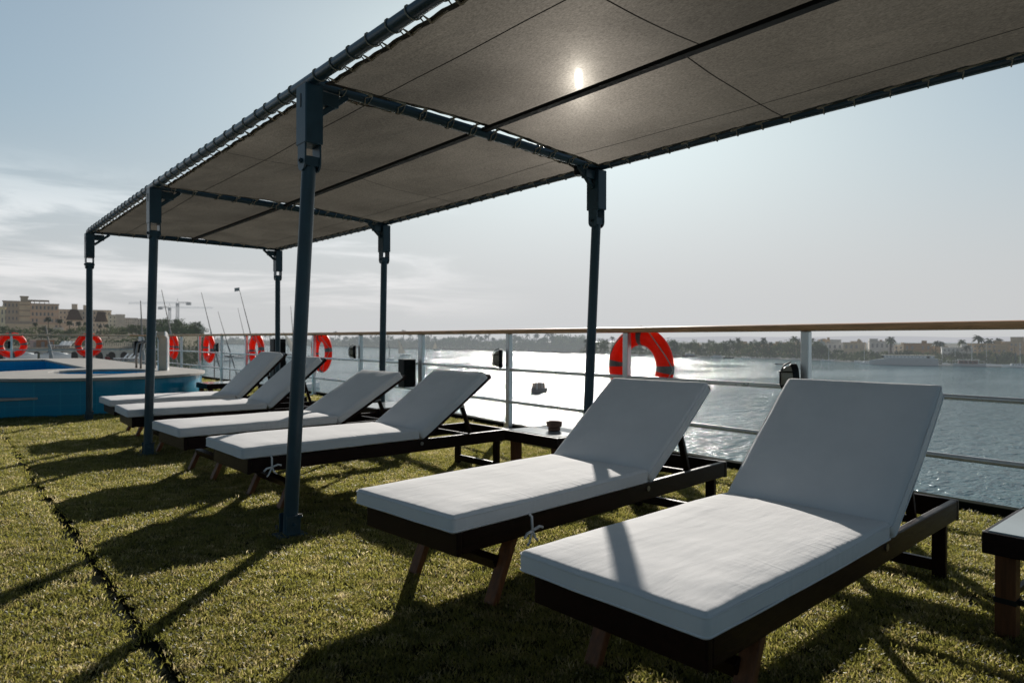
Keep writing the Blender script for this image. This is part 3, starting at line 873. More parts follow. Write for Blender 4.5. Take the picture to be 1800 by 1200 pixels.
def speaker_box(c, s, label, rz=0):
    t = thing('speaker_box', label, 'speaker', (c[0], c[1], c[2]), rz)
    mb = MB(); mb.box((0, 0, s[2] / 2), s); mb.build('cabinet', M['black'], t, bevel=0.008)
    mb = MB(); mb.box((0, -s[1] / 2 - 0.0035, s[2] / 2), (s[0] * 0.84, 0.006, s[2] * 0.9)); mb.build('grille', M['blackbar'], t)
    mb = MB(); mb.box((s[0] / 2 + 0.018, 0, s[2] * 0.6), (0.035, 0.04, 0.12)); mb.build('mount', M['bracket'], t, bevel=0.003)
    return t
p = rail_at(741); speaker_box((p[0] - 0.16, p[1] + 0.13, 0.36), (0.20, 0.16, 0.40), 'black box loudspeaker on the double rail post behind the third lounger')
speaker_box((4.05, 10.35, 0.02), (0.19, 0.17, 1.02), 'tall black column loudspeaker at the foot of the far canopy pole')
p = rail_at(246); speaker_box((p[0] - 0.1, p[1] - 0.2, 0.60), (0.22, 0.18, 0.36), 'small black loudspeaker on the bow rail beyond the pool')

# ------------------------------------------------------------------ sun loungers
def cushion(L_, W_, H_, seed, r=0.018):
    # soft box: rounded edges, slight crown and hand-made unevenness. x 0..L, y -W/2..W/2, z -H..0
    mb = MB(); bm = mb.bm
    vs = mb.box((L_ / 2, 0, -H_ / 2), (L_, W_, H_))
    ed = list(bm.edges)
    bmesh.ops.bevel(bm, geom=ed, offset=r, segments=4, affect='EDGES', profile=0.5)
    nx = int(L_ / 0.045); ny = int(W_ / 0.045)
    for k in range(1, nx):
        x = r + (L_ - 2 * r) * k / nx
        bmesh.ops.bisect_plane(bm, geom=bm.verts[:] + bm.edges[:] + bm.faces[:], plane_co=(x, 0, 0), plane_no=(1, 0, 0))
    for k in range(1, ny):
        y = -W_ / 2 + r + (W_ - 2 * r) * k / ny
        bmesh.ops.bisect_plane(bm, geom=bm.verts[:] + bm.edges[:] + bm.faces[:], plane_co=(0, y, 0), plane_no=(0, 1, 0))
    for v in bm.verts:
        x, y, z = v.co
        fx = min(x, L_ - x) / L_; fy = (W_ / 2 - abs(y)) / W_
        n1 = noise.noise((x * 4 + seed * 7, y * 4, seed)); n2 = noise.noise((x * 13, y * 13 + seed * 3, 2))
        crown = 0.010 * min(1, fx * 8) * min(1, fy * 6)
        top = (z + H_) / H_
        v.co.z += (crown + 0.003 * n1 + 0.0012 * n2) * top
        v.co.y += (0.004 * noise.noise((x * 5, seed * 3, z * 9)) + 0.0015 * noise.noise((x * 17, seed * 5, z * 20))) * (1 if y > 0 else -1) * min(1, abs(y) / (W_ / 2)) ** 6
        v.co.y += 0.010 * (1 if y > 0 else -1) * (abs(y) / (W_ / 2)) ** 8 * math.sin(PI * min(1, max(0, x / L_))) * 0.5
        if z > -H_ * 0.5: v.co.z += 0.0
    return mb

MZ = 0.408
LG = [  # near foot corner x, y, heading, seat length, back angle, label
    (1.350, 0.880, 0.031, 1.19, 40.0, 'nearest white lounger, large in the lower right with a pole shadow across its foot'),
    (1.400, 1.955, 0.081, 1.255, 36.1, 'second nearest white lounger, in front of the largest lifebuoy'),
    (1.339, 3.955, 0.025, 1.235, 34.7, 'white lounger behind the nearest canopy pole, its cushion tie dangling beside the pole'),
    (1.291, 5.100, 0.048, 1.235, 30.1, 'fourth white lounger, directly behind the one with the nearest pole in front'),
    (1.274, 6.700, -0.025, 1.23, 40.6, 'fifth white lounger, crossed by the second canopy pole'),
    (1.343, 7.876, -0.010, 1.25, 44.0, 'farthest white lounger, closest to the blue pool wall'),
]
def lounger(i, fx, fy, yaw, Ls, th, label):
    W_ = 0.64; th = rad(th); Lb = 0.715 if i == 0 else 0.69
    ex = Vector((math.cos(yaw), math.sin(yaw), 0)); ey = Vector((-math.sin(yaw), math.cos(yaw), 0))
    o = Vector((fx, fy, 0)) + ey * (W_ / 2)
    t = thing('sun_lounger', label, 'sun lounger', o, yaw, 'white cushioned sun loungers under the canopy')
    TH = 0.068
    mb = cushion(Ls, W_, TH, i + 1); mb.xform(Matrix.Translation((0, 0, MZ)))
    seat = mb.build('seat_cushion', M['fabric'], t, smooth=True)
    def piping(L0, L1, par, Mx, z):
        r = 0.017; mb = MB(); pts = []
        for cx, cy, a0 in ((L1 - r, W_ / 2 - r, 0), (L0 + r, W_ / 2 - r, 90), (L0 + r, -W_ / 2 + r, 180), (L1 - r, -W_ / 2 + r, 270)):
            for q in range(4): pts.append((cx + r * math.cos(rad(a0 + 30 * q)), cy + r * math.sin(rad(a0 + 30 * q)), z))
        out = []
        for q in range(len(pts)):
            p, n = Vector(pts[q]), Vector(pts[(q + 1) % len(pts)])
            for k in range(12 if (n - p).length > 0.1 else 1):
                v = p.lerp(n, k / 12) if (n - p).length > 0.1 else p.copy()
                s_ = 1 if v.y > 0 else -1
                v.y += (0.005 * math.sin(PI * min(1, max(0, (v.x - L0) / (L1 - L0))))) * s_ if abs(v.y) > W_ / 2 - 0.02 else 0
                v.z += 0.0025 * noise.noise((v.x * 6, v.y * 6, i + 2)); out.append(v)
        mb.tube(out, 0.0028, 6, closed=True); mb.xform(Mx); mb.build('piping', M['fabric'], par, smooth=True)
    piping(0.0, Ls, seat, Matrix.Translation((0, 0, MZ)), -0.012); piping(0.0, Ls, seat, Matrix.Translation((0, 0, MZ)), -TH + 0.010)
    mb = cushion(Lb + 0.03, W_, TH, i + 11)
    Mb = Matrix.Translation((Ls + 0.015, 0, MZ)) @ Matrix.Rotation(-th, 4, 'Y')
    mb.xform(Matrix.Translation((-0.03, 0, 0))); mb.xform(Mb)
    bk = mb.build('back_cushion', M['fabric'], t, smooth=True)
    piping(-0.03, Lb, bk, Mb, -0.012); piping(-0.03, Lb, bk, Mb, -TH + 0.010)
    # seams (piping) on the top edge of the seat
    # wooden frame
    fz1 = MZ - TH - 0.004; hh_ = 0.086; fz = fz1 - hh_ / 2; TL = 2.10; hw = W_ / 2 - 0.026
    for s in (-1, 1):
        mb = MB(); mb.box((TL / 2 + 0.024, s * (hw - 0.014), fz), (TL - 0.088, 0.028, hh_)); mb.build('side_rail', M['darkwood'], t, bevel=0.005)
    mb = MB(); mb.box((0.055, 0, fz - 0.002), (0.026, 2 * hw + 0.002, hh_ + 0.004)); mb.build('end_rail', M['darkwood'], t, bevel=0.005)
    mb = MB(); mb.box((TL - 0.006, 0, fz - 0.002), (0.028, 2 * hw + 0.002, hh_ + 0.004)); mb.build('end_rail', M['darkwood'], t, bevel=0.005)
    mb = MB()
    for k in range(9): mb.box((0.08 + k * (Ls - 0.14) / 8, 0, fz1 - 0.013), (0.065, 2 * hw - 0.058, 0.018))
    mb.build('seat_slats', M['darkwood'], t)
    # folding foot legs, splayed, with a stretcher; straight head legs
    for s in (-1, 1):
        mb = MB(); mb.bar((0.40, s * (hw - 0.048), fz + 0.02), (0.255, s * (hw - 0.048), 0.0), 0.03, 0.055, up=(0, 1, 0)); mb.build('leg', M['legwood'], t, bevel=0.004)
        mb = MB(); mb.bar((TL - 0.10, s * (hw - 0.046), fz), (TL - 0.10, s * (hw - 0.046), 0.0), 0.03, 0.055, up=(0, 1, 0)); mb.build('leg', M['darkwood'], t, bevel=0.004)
    mb = MB(); mb.box((0.312, 0, 0.15), (0.036, 2 * (hw - 0.064), 0.05), Matrix.Rotation(rad(-25), 3, 'Y')); mb.build('stretcher', M['darkwood'], t, bevel=0.004)
    mb = MB(); mb.box((TL - 0.10, 0, 0.055), (0.03, 2 * (hw - 0.062), 0.05)); mb.build('stretcher', M['darkwood'], t, bevel=0.004)
    # back frame and prop
    mb = MB(); bw = W_ / 2 - 0.055
    for s in (-1, 1): mb.box(((Lb + 0.05) / 2, s * bw, -TH - 0.018), (Lb + 0.05, 0.04, 0.03))
    for k in range(5): mb.box((0.06 + k * (Lb - 0.03) / 4, 0, -TH - 0.016), (0.06, 2 * bw - 0.042, 0.018))
    mb.box((Lb + 0.037, 0, -TH - 0.018), (0.026, 2 * bw - 0.042, 0.03))
    mb.xform(Mb); mb.build('backrest_frame', M['darkwood'], t)
    mb = MB()
    q = Mb @ Vector((Lb * 0.62, 0, -TH - 0.04))
    for s in (-1, 1):
        mb.bar(q + Vector((0, s * (bw - 0.04), 0)), (q.x + 0.10, s * (bw - 0.04), fz1 - 0.03), 0.022, 0.034, up=(0, 1, 0))
    mb.bar((q.x + 0.10, -(bw - 0.03), fz1 - 0.03), (q.x + 0.10, bw - 0.03, fz1 - 0.03), 0.022, 0.03)
    mb.build('prop', M['darkwood'], t, bevel=0.003)
    mb = MB()
    for s in (-1, 1):
        mb.bar(q + Vector((-0.05, s * (bw - 0.015), -0.03)), q + Vector((0.02, s * (bw - 0.015), -0.02)), 0.004, 0.014)
        mb.cyl((Ls + 0.03, s * (hw + 0.004), fz1 - 0.03), (Ls + 0.03, s * (hw - 0.03), fz1 - 0.03), 0.014, n=8)
    mb.build_each('hinge', M['bracket'], t)
    # cushion tie hanging on the near side
    if i not in (1, 2): return t
    mb = MB(); tx = {0: 0.52, 1: 0.40, 2: 0.17}.get(i, 0.3); y0 = -W_ / 2 - 0.004
    kn = Vector((tx, y0 - 0.012, MZ - TH - 0.058))
    mb.tube([(tx - 0.004, y0 + 0.004, MZ - TH + 0.008), (tx + 0.002, y0 - 0.006, MZ - TH - 0.004), Vector((tx, y0 - 0.006, MZ - TH - 0.012)) if i == 0 else kn], 0.0055, 6)
    if i == 0: kn = Vector((tx, y0 - 0.006, MZ - TH - 0.012))
    mb.tube([kn, kn + Vector((0.035, -0.006, 0.012)), kn + Vector((0.055, -0.004, 0.004))], 0.006, 6)
    mb.tube([kn, kn + Vector((-0.035, -0.006, -0.004)), kn + Vector((-0.05, -0.004, -0.02))], 0.006, 6)
    mb.tube([kn, kn + Vector((-0.02, -0.003, -0.04)), kn + Vector((-0.03, 0.0, -0.055))], 0.005, 6)
    mb.tube([kn, kn + Vector((0.012, -0.004, -0.03)), kn + Vector((0.03, 0.0, -0.045))], 0.005, 6)
    mb.build('tie', M['fabric'], t, smooth=True)
    return t
for i, L_ in enumerate(LG): lounger(i, *L_)

# ------------------------------------------------------------------ side tables
def side_table(x, y, label, h=0.37, s=0.56):
    t = thing('side_table', label, 'side table', (x, y, 0), 0, 'low side tables between the loungers')
    mb = MB(); mb.box((0, 0, h - 0.004), (s - 0.03, s - 0.03, 0.012)); mb.build('table_top', M['tabletop'], t, bevel=0.002)
    mb = MB()
    for k in (-1, 1):
        mb.box((k * (s / 2 - 0.012), 0, h - 0.04), (0.026, s, 0.075)); mb.box((0, k * (s / 2 - 0.012), h - 0.0405), (s - 0.054, 0.026, 0.075))
    mb.build('apron', M['darkwood'], t, bevel=0.003)
    for a in (-1, 1):
        for b in (-1, 1):
            mb = MB(); mb.box((a * (s / 2 - 0.062), b * (s / 2 - 0.062), (h - 0.02) / 2), (0.062, 0.062, h - 0.024)); mb.build('leg', M['legwood'], t, bevel=0.004)
    mb = MB(); q = s / 2 - 0.062
    for k in (-1, 1):
        mb.box((k * q, 0, 0.13), (0.016, 2 * q - 0.062, 0.02)); mb.box((0, k * q, 0.13), (2 * q - 0.062, 0.016, 0.02))
        for b in (-1, 1): mb.box((k * q, b * q, 0.13), (0.068, 0.068, 0.018))
    mb.build('strap', M['black'], t)
    return t
side_table(3.09, 0.44, 'dark edged side table at the right edge beside the nearest lounger')
side_table(3.50, 3.56, 'white topped side table with a clay ashtray standing on it')
side_table(3.50, 6.05, 'side table half hidden behind the fourth lounger backrest')
side_table(3.32, 10.75, 'white topped side table beyond the farthest lounger by the pool corner')
t = thing('ashtray', 'round brown clay ashtray on the white side table', 'ashtray', (3.455, 3.55, 0.3725))
mb = MB(); mb.lathe([(0.034, 0), (0.046, 0.004), (0.046, 0.018), (0.040, 0.024), (0.056, 0.032), (0.058, 0.064), (0.053, 0.070), (0.044, 0.068), (0.040, 0.045), (0.0, 0.042)], n=28)
mb.build('bowl', M['clay'], t, smooth='auto')
mb = MB(); mb.lathe([(0.042, 0.0715), (0.034, 0.0765), (0.0, 0.078)], n=20); mb.build('lid', M['clay'], t, smooth='auto')

# ------------------------------------------------------------------ pool
pool = thing('deck_pool', 'raised blue tiled pool with rounded end and pale stone coping', 'pool', (0.8, 14, 0))
PO = Vector(pool.location)
PH = 0.51
c0 = Vector((1.9, 12.45)); cr = 1.87
outer = [(-7.0, 11.3)]
outer.append((0.42, 11.3))
for k in range(29):
    a = rad(218 + (360 + 12 - 218) * k / 28)
    outer.append((c0.x + cr * math.cos(a) * (1 if math.cos(a) < 0 else 0.82), c0.y + cr * math.sin(a)))
outer += [(3.35, 14.2), (3.2, 15.0), (3.2, 21.2), (-7.0, 21.2)]
def ringwall(poly, z0, z1, name, m, smooth=False):
    mb = MB(); n = len(poly)
    a = [mb.bm.verts.new(Vector((p[0], p[1], z0)) - PO) for p in poly]; b = [mb.bm.verts.new(Vector((p[0], p[1], z1)) - PO) for p in poly]
    for i in range(n): mb.bm.faces.new((a[i], a[(i + 1) % n], b[(i + 1) % n], b[i]))
    return mb.build(name, m, pool, smooth='auto')
ringwall(outer, 0.0, PH - 0.04, 'outer_wall', M['pooltile'])
hole1 = [(2.05, 20.4), (-6.4, 20.4), (-6.4, 12.4), (0.1, 12.4), (0.45, 13.0), (0.85, 13.45), (1.4, 13.85), (2.05, 14.1)]
hole2 = [(2.05 + 0.74 * math.cos(2 * PI * k / 32), 12.52 + 0.92 * math.sin(2 * PI * k / 32)) for k in range(32)]
def offs(poly, d):
    n = len(poly); c = Vector((sum(p[0] for p in poly) / n, sum(p[1] for p in poly) / n)); out = []
    for i in range(n):
        a, b, e = Vector(poly[i - 1]), Vector(poly[i]), Vector(poly[(i + 1) % n])
        n1 = Vector((b.y - a.y, a.x - b.x)).normalized(); n2 = Vector((e.y - b.y, b.x - e.x)).normalized()
        nn = (n1 + n2).normalized(); out.append(tuple(b + nn * d / max(0.4, nn.dot(n1))))
    return out
from mathutils.geometry import delaunay_2d_cdt
def coping():
    big = offs(outer, 0.05); loops = [big, hole1, hole2]; V = []; E = []
    for lp_ in loops:
        s = len(V); V += [Vector(p) for p in lp_]; E += [(s + i, s + (i + 1) % len(lp_)) for i in range(len(lp_))]
    ov, oe, of, *_ = delaunay_2d_cdt(V, E, [], 0, 1e-5)
    def inside(p, poly):
        c = False; n = len(poly)
        for i in range(n):
            a, b = poly[i], poly[i - 1]
            if (a[1] > p.y) != (b[1] > p.y) and p.x < (b[0] - a[0]) * (p.y - a[1]) / (b[1] - a[1]) + a[0]: c = not c
        return c
    mb = MB(); vs = [mb.bm.verts.new(Vector((v.x, v.y, PH)) - PO) for v in ov]
    for f in of:
        c = sum((ov[i] for i in f), Vector((0, 0))) / len(f)
        if inside(c, big) and not inside(c, hole1) and not inside(c, hole2): mb.bm.faces.new([vs[i] for i in f])
    r = bmesh.ops.extrude_face_region(mb.bm, geom=mb.bm.faces[:])
    for v in [g for g in r['geom'] if isinstance(g, bmesh.types.BMVert)]: v.co.z -= 0.04
    for v in [v for v in mb.bm.verts if not v.link_faces]: mb.bm.verts.remove(v)
    return mb.build('coping', M['coping'], pool, bevel=0.008)
coping()
def basin(poly, zb, zw, tag_):
    mb = MB(); n = len(poly)
    q = offs(poly, 0.0)
    a = [mb.bm.verts.new(Vector((p[0], p[1], PH - 0.042)) - PO) for p in poly]; b = [mb.bm.verts.new(Vector((p[0], p[1], zb)) - PO) for p in poly]
    for i in range(n): mb.bm.faces.new((a[i], a[(i + 1) % n], b[(i + 1) % n], b[i]))
    mb.bm.faces.new(b); mb.build('basin', M['poolin'], pool)
    mb = MB(); mb.face([Vector((p[0], p[1], zw)) - PO for p in poly]); mb.build('pool_water', M['poolwater'], pool)
M['poolwater'] = mat('pool_water', (0.008, 0.10, 0.19), 0.06, 0.5, var=0.05, vscale=2, bump=0.12, bscale=5)
basin(hole1, -0.30, 0.02, 'a'); basin(hole2, -0.1, 0.30, 'b')
mb = MB(); mb.box(Vector((-2.4, 11.06, 0.115)) - PO, (6.85, 0.46, 0.23)); st = mb.build('step', M['pooltile'], pool)
mb = MB(); mb.box(Vector((-2.4, 11.055, 0.245)) - PO, (6.93, 0.50, 0.03)); mb.build('tread', M['coping'], st, bevel=0.006)
# cascade spout on the coping
t = thing('pool_cascade', 'curved beige pool cascade with white rim standing on the coping', 'pool fountain', (2.86, 12.3, PH + 0.002), rad(58))
mb = MB(); prof = []
for k in range(13):
    a = PI * 0.5 * k / 12; prof.append((0.0 - 0.13 * (1 - math.cos(a)) , 0.46 + 0.13 * math.sin(a)))
outl = [(0.05, 0.0)] + [(0.05 - 0.0 * k, 0.1 * k) for k in range(1, 4)] + [(0.05 + p[0] * 1.1, p[1] + 0.02) for p in prof]
def sheet(w0, th, name, m, par):
    mb = MB(); L2 = []
    for i, (x, z) in enumerate(outl):
        nx_, nz_ = (0, 0)
        a = outl[max(i - 1, 0)]; b = outl[min(i + 1, len(outl) - 1)]; d = Vector((b[0] - a[0], b[1] - a[1])).normalized(); n = Vector((d.y, -d.x))
        L2.append([mb.bm.verts.new(Vector((x + n.x * th / 2 * s, w0[0] if e == 0 else w0[1], z + n.y * th / 2 * s))) for s, e in ((1, 0), (1, 1), (-1, 1), (-1, 0))])
    for A, B in zip(L2, L2[1:]):
        for k in range(4): mb.bm.faces.new((A[k], A[(k + 1) % 4], B[(k + 1) % 4], B[k]))
    mb.bm.faces.new(L2[0]); mb.bm.faces.new(L2[-1]); return mb.build(name, m, par, smooth='auto')
sheet((-0.06, 0.06), 0.06, 'spout', mat('beige_fibreglass', (0.6, 0.5, 0.38), 0.45, 0.4, var=0.15), t)
sheet((-0.078, -0.062), 0.08, 'rim', M['white'], t); sheet((0.062, 0.078), 0.08, 'rim', M['white'], t)
t = thing('pool_ladder', 'thin curved metal handrail of the pool beside the beige cascade', 'pool ladder', (2.97, 13.3, PH + 0.001))
mb = MB()
mb.tube([(0, 0, 0), (0, 0, 0.38), (-0.04, 0, 0.46), (-0.12, 0, 0.48), (-0.2, 0, 0.44), (-0.224, 0, 0.3), (-0.224, 0, -0.0)], 0.019, 10); mb.build('handle', M['bracket'], t, smooth=True)
mb = MB(); mb.tube([(x * 0.8, 0.35, z) for x, z in ((0, 0), (0, 0.38), (-0.05, 0.46), (-0.15, 0.48), (-0.25, 0.44), (-0.28, 0.3), (-0.28, 0))], 0.019, 10); mb.build('handle', M['bracket'], t, smooth=True)
# ------------------------------------------------------------------ the river banks and boats
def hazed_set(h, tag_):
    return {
        'leafA': mat('leaf_dark_' + tag_, (0.056, 0.088, 0.036), 0.8, 0.1, var=0.35, vscale=0.6, haze_glow=h, trans=0.25, rnd=0.3),
        'leafB': mat('leaf_olive_' + tag_, (0.10, 0.125, 0.05), 0.8, 0.1, var=0.35, vscale=0.6, haze_glow=h, trans=0.25, rnd=0.3),
        'leafP': mat('leaf_palm_' + tag_, (0.060, 0.080, 0.040), 0.7, 0.15, var=0.3, vscale=0.6, haze_glow=h, trans=0.2, rnd=0.25),
        'trunk': mat('bark_' + tag_, (0.10, 0.075, 0.055), 0.9, 0.1, var=0.3, vscale=2, haze_glow=h),
    }
HB = {'near': hazed_set(0.05, 'near'), 'mid': hazed_set(0.14, 'mid'), 'far': hazed_set(0.34, 'far')}  # more emitted haze is mixed into the leaves and bark with distance
def away(p):
    return math.atan2(-(p[0] - EYE.x), p[1] - EYE.y)

def leafy_mesh(seed, H, W_, nclump=16, nleaf=26, leaf=0.95):
    rr = random.Random(seed); mb = MB()
    for c in range(nclump):
        a = rr.uniform(0, 2 * PI); t = rr.random()
        z = H * (0.34 + 0.6 * t); r = W_ / 2 * math.sqrt(max(0.05, 1 - ((t - 0.4) / 0.68) ** 2)) * rr.uniform(0.25, 0.95)
        cc = Vector((r * math.cos(a), r * math.sin(a), z)); cs = rr.uniform(0.12, 0.22) * W_
        for k in range(nleaf):
            d = Vector((rr.gauss(0, 1), rr.gauss(0, 1), rr.gauss(0, 0.8))).normalized() * cs * rr.random() ** 0.4
            p = cc + d; s = leaf * rr.uniform(0.5, 1.2)
            u = Vector((rr.gauss(0, 1), rr.gauss(0, 1), rr.gauss(0, 1))).normalized(); v = u.orthogonal().normalized() * s * 0.55; u = u * s
            mb.face([p - u * 0.5, p + v * 0.5, p + u * 0.5, p - v * 0.5])
    me = bpy.data.meshes.new('crown'); mb.bm.to_mesh(me); mb.bm.free()
    tb = MB(); h0 = H * 0.42
    tb.tube([(0, 0, -0.3), (0.04 * W_, 0, h0 * 0.5), (0.0, 0.03 * W_, h0)], [0.035 * H, 0.028 * H, 0.018 * H], 7)
    for k in range(4):
        a = k * 1.6 + rr.random(); tb.tube([(0, 0.03 * W_, h0 * 0.9), (W_ * 0.16 * math.cos(a), W_ * 0.16 * math.sin(a), h0 + 0.14 * H), (W_ * 0.3 * math.cos(a), W_ * 0.3 * math.sin(a), h0 + 0.3 * H)], [0.016 * H, 0.011 * H, 0.004 * H], 5)
    tm = bpy.data.meshes.new('trunk'); tb.bm.to_mesh(tm); tb.bm.free()
    return me, tm
def palm_mesh(seed, H, R=2.0, nf=20, fan=False):
    rr = random.Random(seed); mb = MB()
    top = Vector((rr.uniform(-0.05, 0.05) * H, rr.uniform(-0.05, 0.05) * H, H))
    for k in range(nf):
        a = 2 * PI * k / nf + rr.uniform(-0.2, 0.2); e = rr.uniform(-0.5, 1.25); L_ = R * rr.uniform(0.8, 1.1)
        d = Vector((math.cos(a), math.sin(a), 0)); n = Vector((-math.sin(a), math.cos(a), 0))
        pts = []
        for q in range(6):
            t = q / 5; pts.append(top + d * L_ * t * math.cos(e * (1 - t * 0.3)) + Vector((0, 0, L_ * (math.sin(e) * t - 0.75 * t * t))))
        wv = [0.03, 0.16, 0.22, 0.20, 0.13, 0.02] if not fan else [0.03, 0.05, 0.12, 0.30, 0.34, 0.05]
        L2 = [mb.bm.verts.new(p + n * w_ * R * 0.8 + Vector((0, 0, -w_ * 0.5 * R))) for p, w_ in zip(pts, wv)]; Cc = [mb.bm.verts.new(p) for p in pts]; R2 = [mb.bm.verts.new(p - n * w_ * R * 0.8 + Vector((0, 0, -w_ * 0.5 * R))) for p, w_ in zip(pts, wv)]
        for q in range(5):
            mb.bm.faces.new((L2[q], L2[q + 1], Cc[q + 1], Cc[q])); mb.bm.faces.new((Cc[q], Cc[q + 1], R2[q + 1], R2[q]))
    me = bpy.data.meshes.new('crown'); mb.bm.to_mesh(me); mb.bm.free()
    tb = MB(); tb.tube([(0, 0, -0.3), Vector((top.x * 0.4, top.y * 0.4, H * 0.5)), top], [0.030 * H, 0.022 * H, 0.018 * H], 7)
    tm = bpy.data.meshes.new('trunk'); tb.bm.to_mesh(tm); tb.bm.free()
    return me, tm
LEAFY = [leafy_mesh(10 + i, 8, w_, 20, 26) for i, w_ in enumerate((8, 9.5, 7, 10, 8.5, 6))]
PALMS = [palm_mesh(40 + i, h, 2.6) for i, h in enumerate((9, 11, 10, 12.5))]
FANS = [palm_mesh(60 + i, h, 1.5, 30, True) for i, h in enumerate((6.2, 6.8))]
MESHM = {}
def with_mat(me, m):
    k = (me.name, m.name)
    if k not in MESHM:
        c = me.copy(); c.materials.clear(); c.materials.append(m); MESHM[k] = c
    return MESHM[k]
def plant(kind, pair, loc, hz, leaf, label, cat, group, s=1.0, sz=None):
    t = thing(kind, label, cat, loc, random.uniform(0, 6.28), group)
    t.scale = (s, s, sz or s)
    for nm, me, m in (('trunk', pair[1], HB[hz]['trunk']), ('crown', pair[0], HB[hz][leaf])):
        o = bpy.data.objects.new(nm, with_mat(me, m)); COL.objects.link(o); o.parent = t
    return t

# -- far bank: land, scrub, trees, houses
SH = [(300, 603.2), (380, 604.4), (450, 605.6), (557, 607.6), (757, 613.7), (900, 617.5), (1012, 621), (1175, 626.5), (1294, 629), (1430, 633), (1480, 635.5), (1636, 641), (1782, 645), (2000, 652), (2300, 664)]
def shore_py(px):
    for a, b in zip(SH[:-1], SH[1:]):
        if a[0] <= px <= b[0]: return a[1] + (b[1] - a[1]) * (px - a[0]) / (b[0] - a[0])
    return SH[-1][1]
def shore_d(px): return proj(wat(px, shore_py(px)))[2]
def far_pos(px, back, z):
    d = shore_d(px) + back; p = at(px, 600, d); return Vector((p.x, p.y, z))
M['land'] = mat('bank_soil', (0.10, 0.10, 0.065), 0.95, 0.05, var=0.3, vscale=0.05, haze_glow=0.28)
mb = MB(); rows = []
for i in range(101):
    px = 300 + 2000 * i / 100
    r = []
    for back, z in ((-4, WZ - 0.3), (0, WZ + 0.15 + 0.15 * noise.noise((i * 0.7, 0, 0))), (6, WZ + 0.9), (40, WZ + 1.3), (400, WZ + 1.4), (2500, WZ + 1.5)):
        p = far_pos(px, back, z); r.append(mb.bm.verts.new(p))
    rows.append(r)
for A, B in zip(rows, rows[1:]):
    for k in range(len(A) - 1): mb.bm.faces.new((A[k], B[k], B[k + 1], A[k + 1]))
tag(mb.build('far_bank', M['land'], smooth=True), kind='structure')
# distant pale hills
mb = MB(); rows = []
for i in range(61):
    px = 700 + 1500 * i / 60; d = 5200
    h = 40 + 120 * (0.5 + 0.5 * noise.noise((i * 0.10, 3, 0))) * min(1, max(0, (px - 900) / 400)) + 12 * noise.noise((i * 0.45, 1, 0))
    p = at(px, 600, d); rows.append((mb.bm.verts.new((p.x, p.y, WZ - 30)), mb.bm.verts.new((p.x, p.y, WZ + h * 0.42)), ))
for A, B in zip(rows, rows[1:]): mb.bm.faces.new((A[0], B[0], B[1], A[1]))
tag(mb.build('hills', mat('hill_haze_glow', (0.25, 0.22, 0.22), 0.9, 0.05, var=0.1, vscale=0.002, haze_glow=0.86, glow_col=(0.56, 0.57, 0.60))), kind='structure')  # hills are mostly painted airlight, emitted by their material
def scrub(name, label, pxs, per, hz, backr, hr, leaf, size, z0=0.6):
    rr = random.Random(len(label)); mb = MB()
    for px in pxs:
        for k in range(per):
            b = rr.uniform(*backr); p = far_pos(px + rr.uniform(-2, 2), b, WZ + z0)
            h = rr.uniform(*hr) * (0.6 + 0.8 * (0.5 + 0.5 * noise.noise((px * 0.05, b * 0.03, 3))))
            q = p + Vector((0, 0, h * rr.random())); s = size * rr.uniform(0.6, 1.3)
            u = Vector((rr.gauss(0, 1), rr.gauss(0, 1), rr.gauss(0, 0.7))).normalized(); v = u.orthogonal().normalized() * s * 0.35; u = u * s * 0.5
            mb.face([q - u, q + v, q + u, q - v])
    o = mb.build(name, HB[hz][leaf], fixn=False); tag(o, label, 'undergrowth', kind='stuff')
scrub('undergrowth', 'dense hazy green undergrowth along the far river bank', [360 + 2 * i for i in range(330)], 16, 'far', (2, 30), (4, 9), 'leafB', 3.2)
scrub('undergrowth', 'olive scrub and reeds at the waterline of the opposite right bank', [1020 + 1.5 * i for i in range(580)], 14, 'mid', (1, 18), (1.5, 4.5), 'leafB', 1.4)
rr = random.Random(5)
px = 372
while px < 1030:
    d = shore_d(px); k = rr.random()
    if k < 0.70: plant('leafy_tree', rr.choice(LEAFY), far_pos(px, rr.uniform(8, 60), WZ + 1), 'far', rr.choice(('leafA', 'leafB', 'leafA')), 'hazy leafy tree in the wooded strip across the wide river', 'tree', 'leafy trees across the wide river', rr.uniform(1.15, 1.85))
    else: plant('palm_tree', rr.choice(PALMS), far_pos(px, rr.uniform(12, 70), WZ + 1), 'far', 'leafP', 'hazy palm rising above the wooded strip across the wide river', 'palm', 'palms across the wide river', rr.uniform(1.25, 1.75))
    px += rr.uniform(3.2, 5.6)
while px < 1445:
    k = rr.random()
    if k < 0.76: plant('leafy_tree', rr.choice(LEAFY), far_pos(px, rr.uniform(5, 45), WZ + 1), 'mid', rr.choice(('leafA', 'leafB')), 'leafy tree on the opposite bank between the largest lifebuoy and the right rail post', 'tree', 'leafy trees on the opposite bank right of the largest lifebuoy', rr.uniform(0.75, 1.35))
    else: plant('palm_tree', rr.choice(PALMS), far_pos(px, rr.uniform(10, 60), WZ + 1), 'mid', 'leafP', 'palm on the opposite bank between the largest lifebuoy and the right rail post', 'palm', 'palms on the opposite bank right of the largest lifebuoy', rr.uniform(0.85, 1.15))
    px += rr.uniform(4.5, 8)
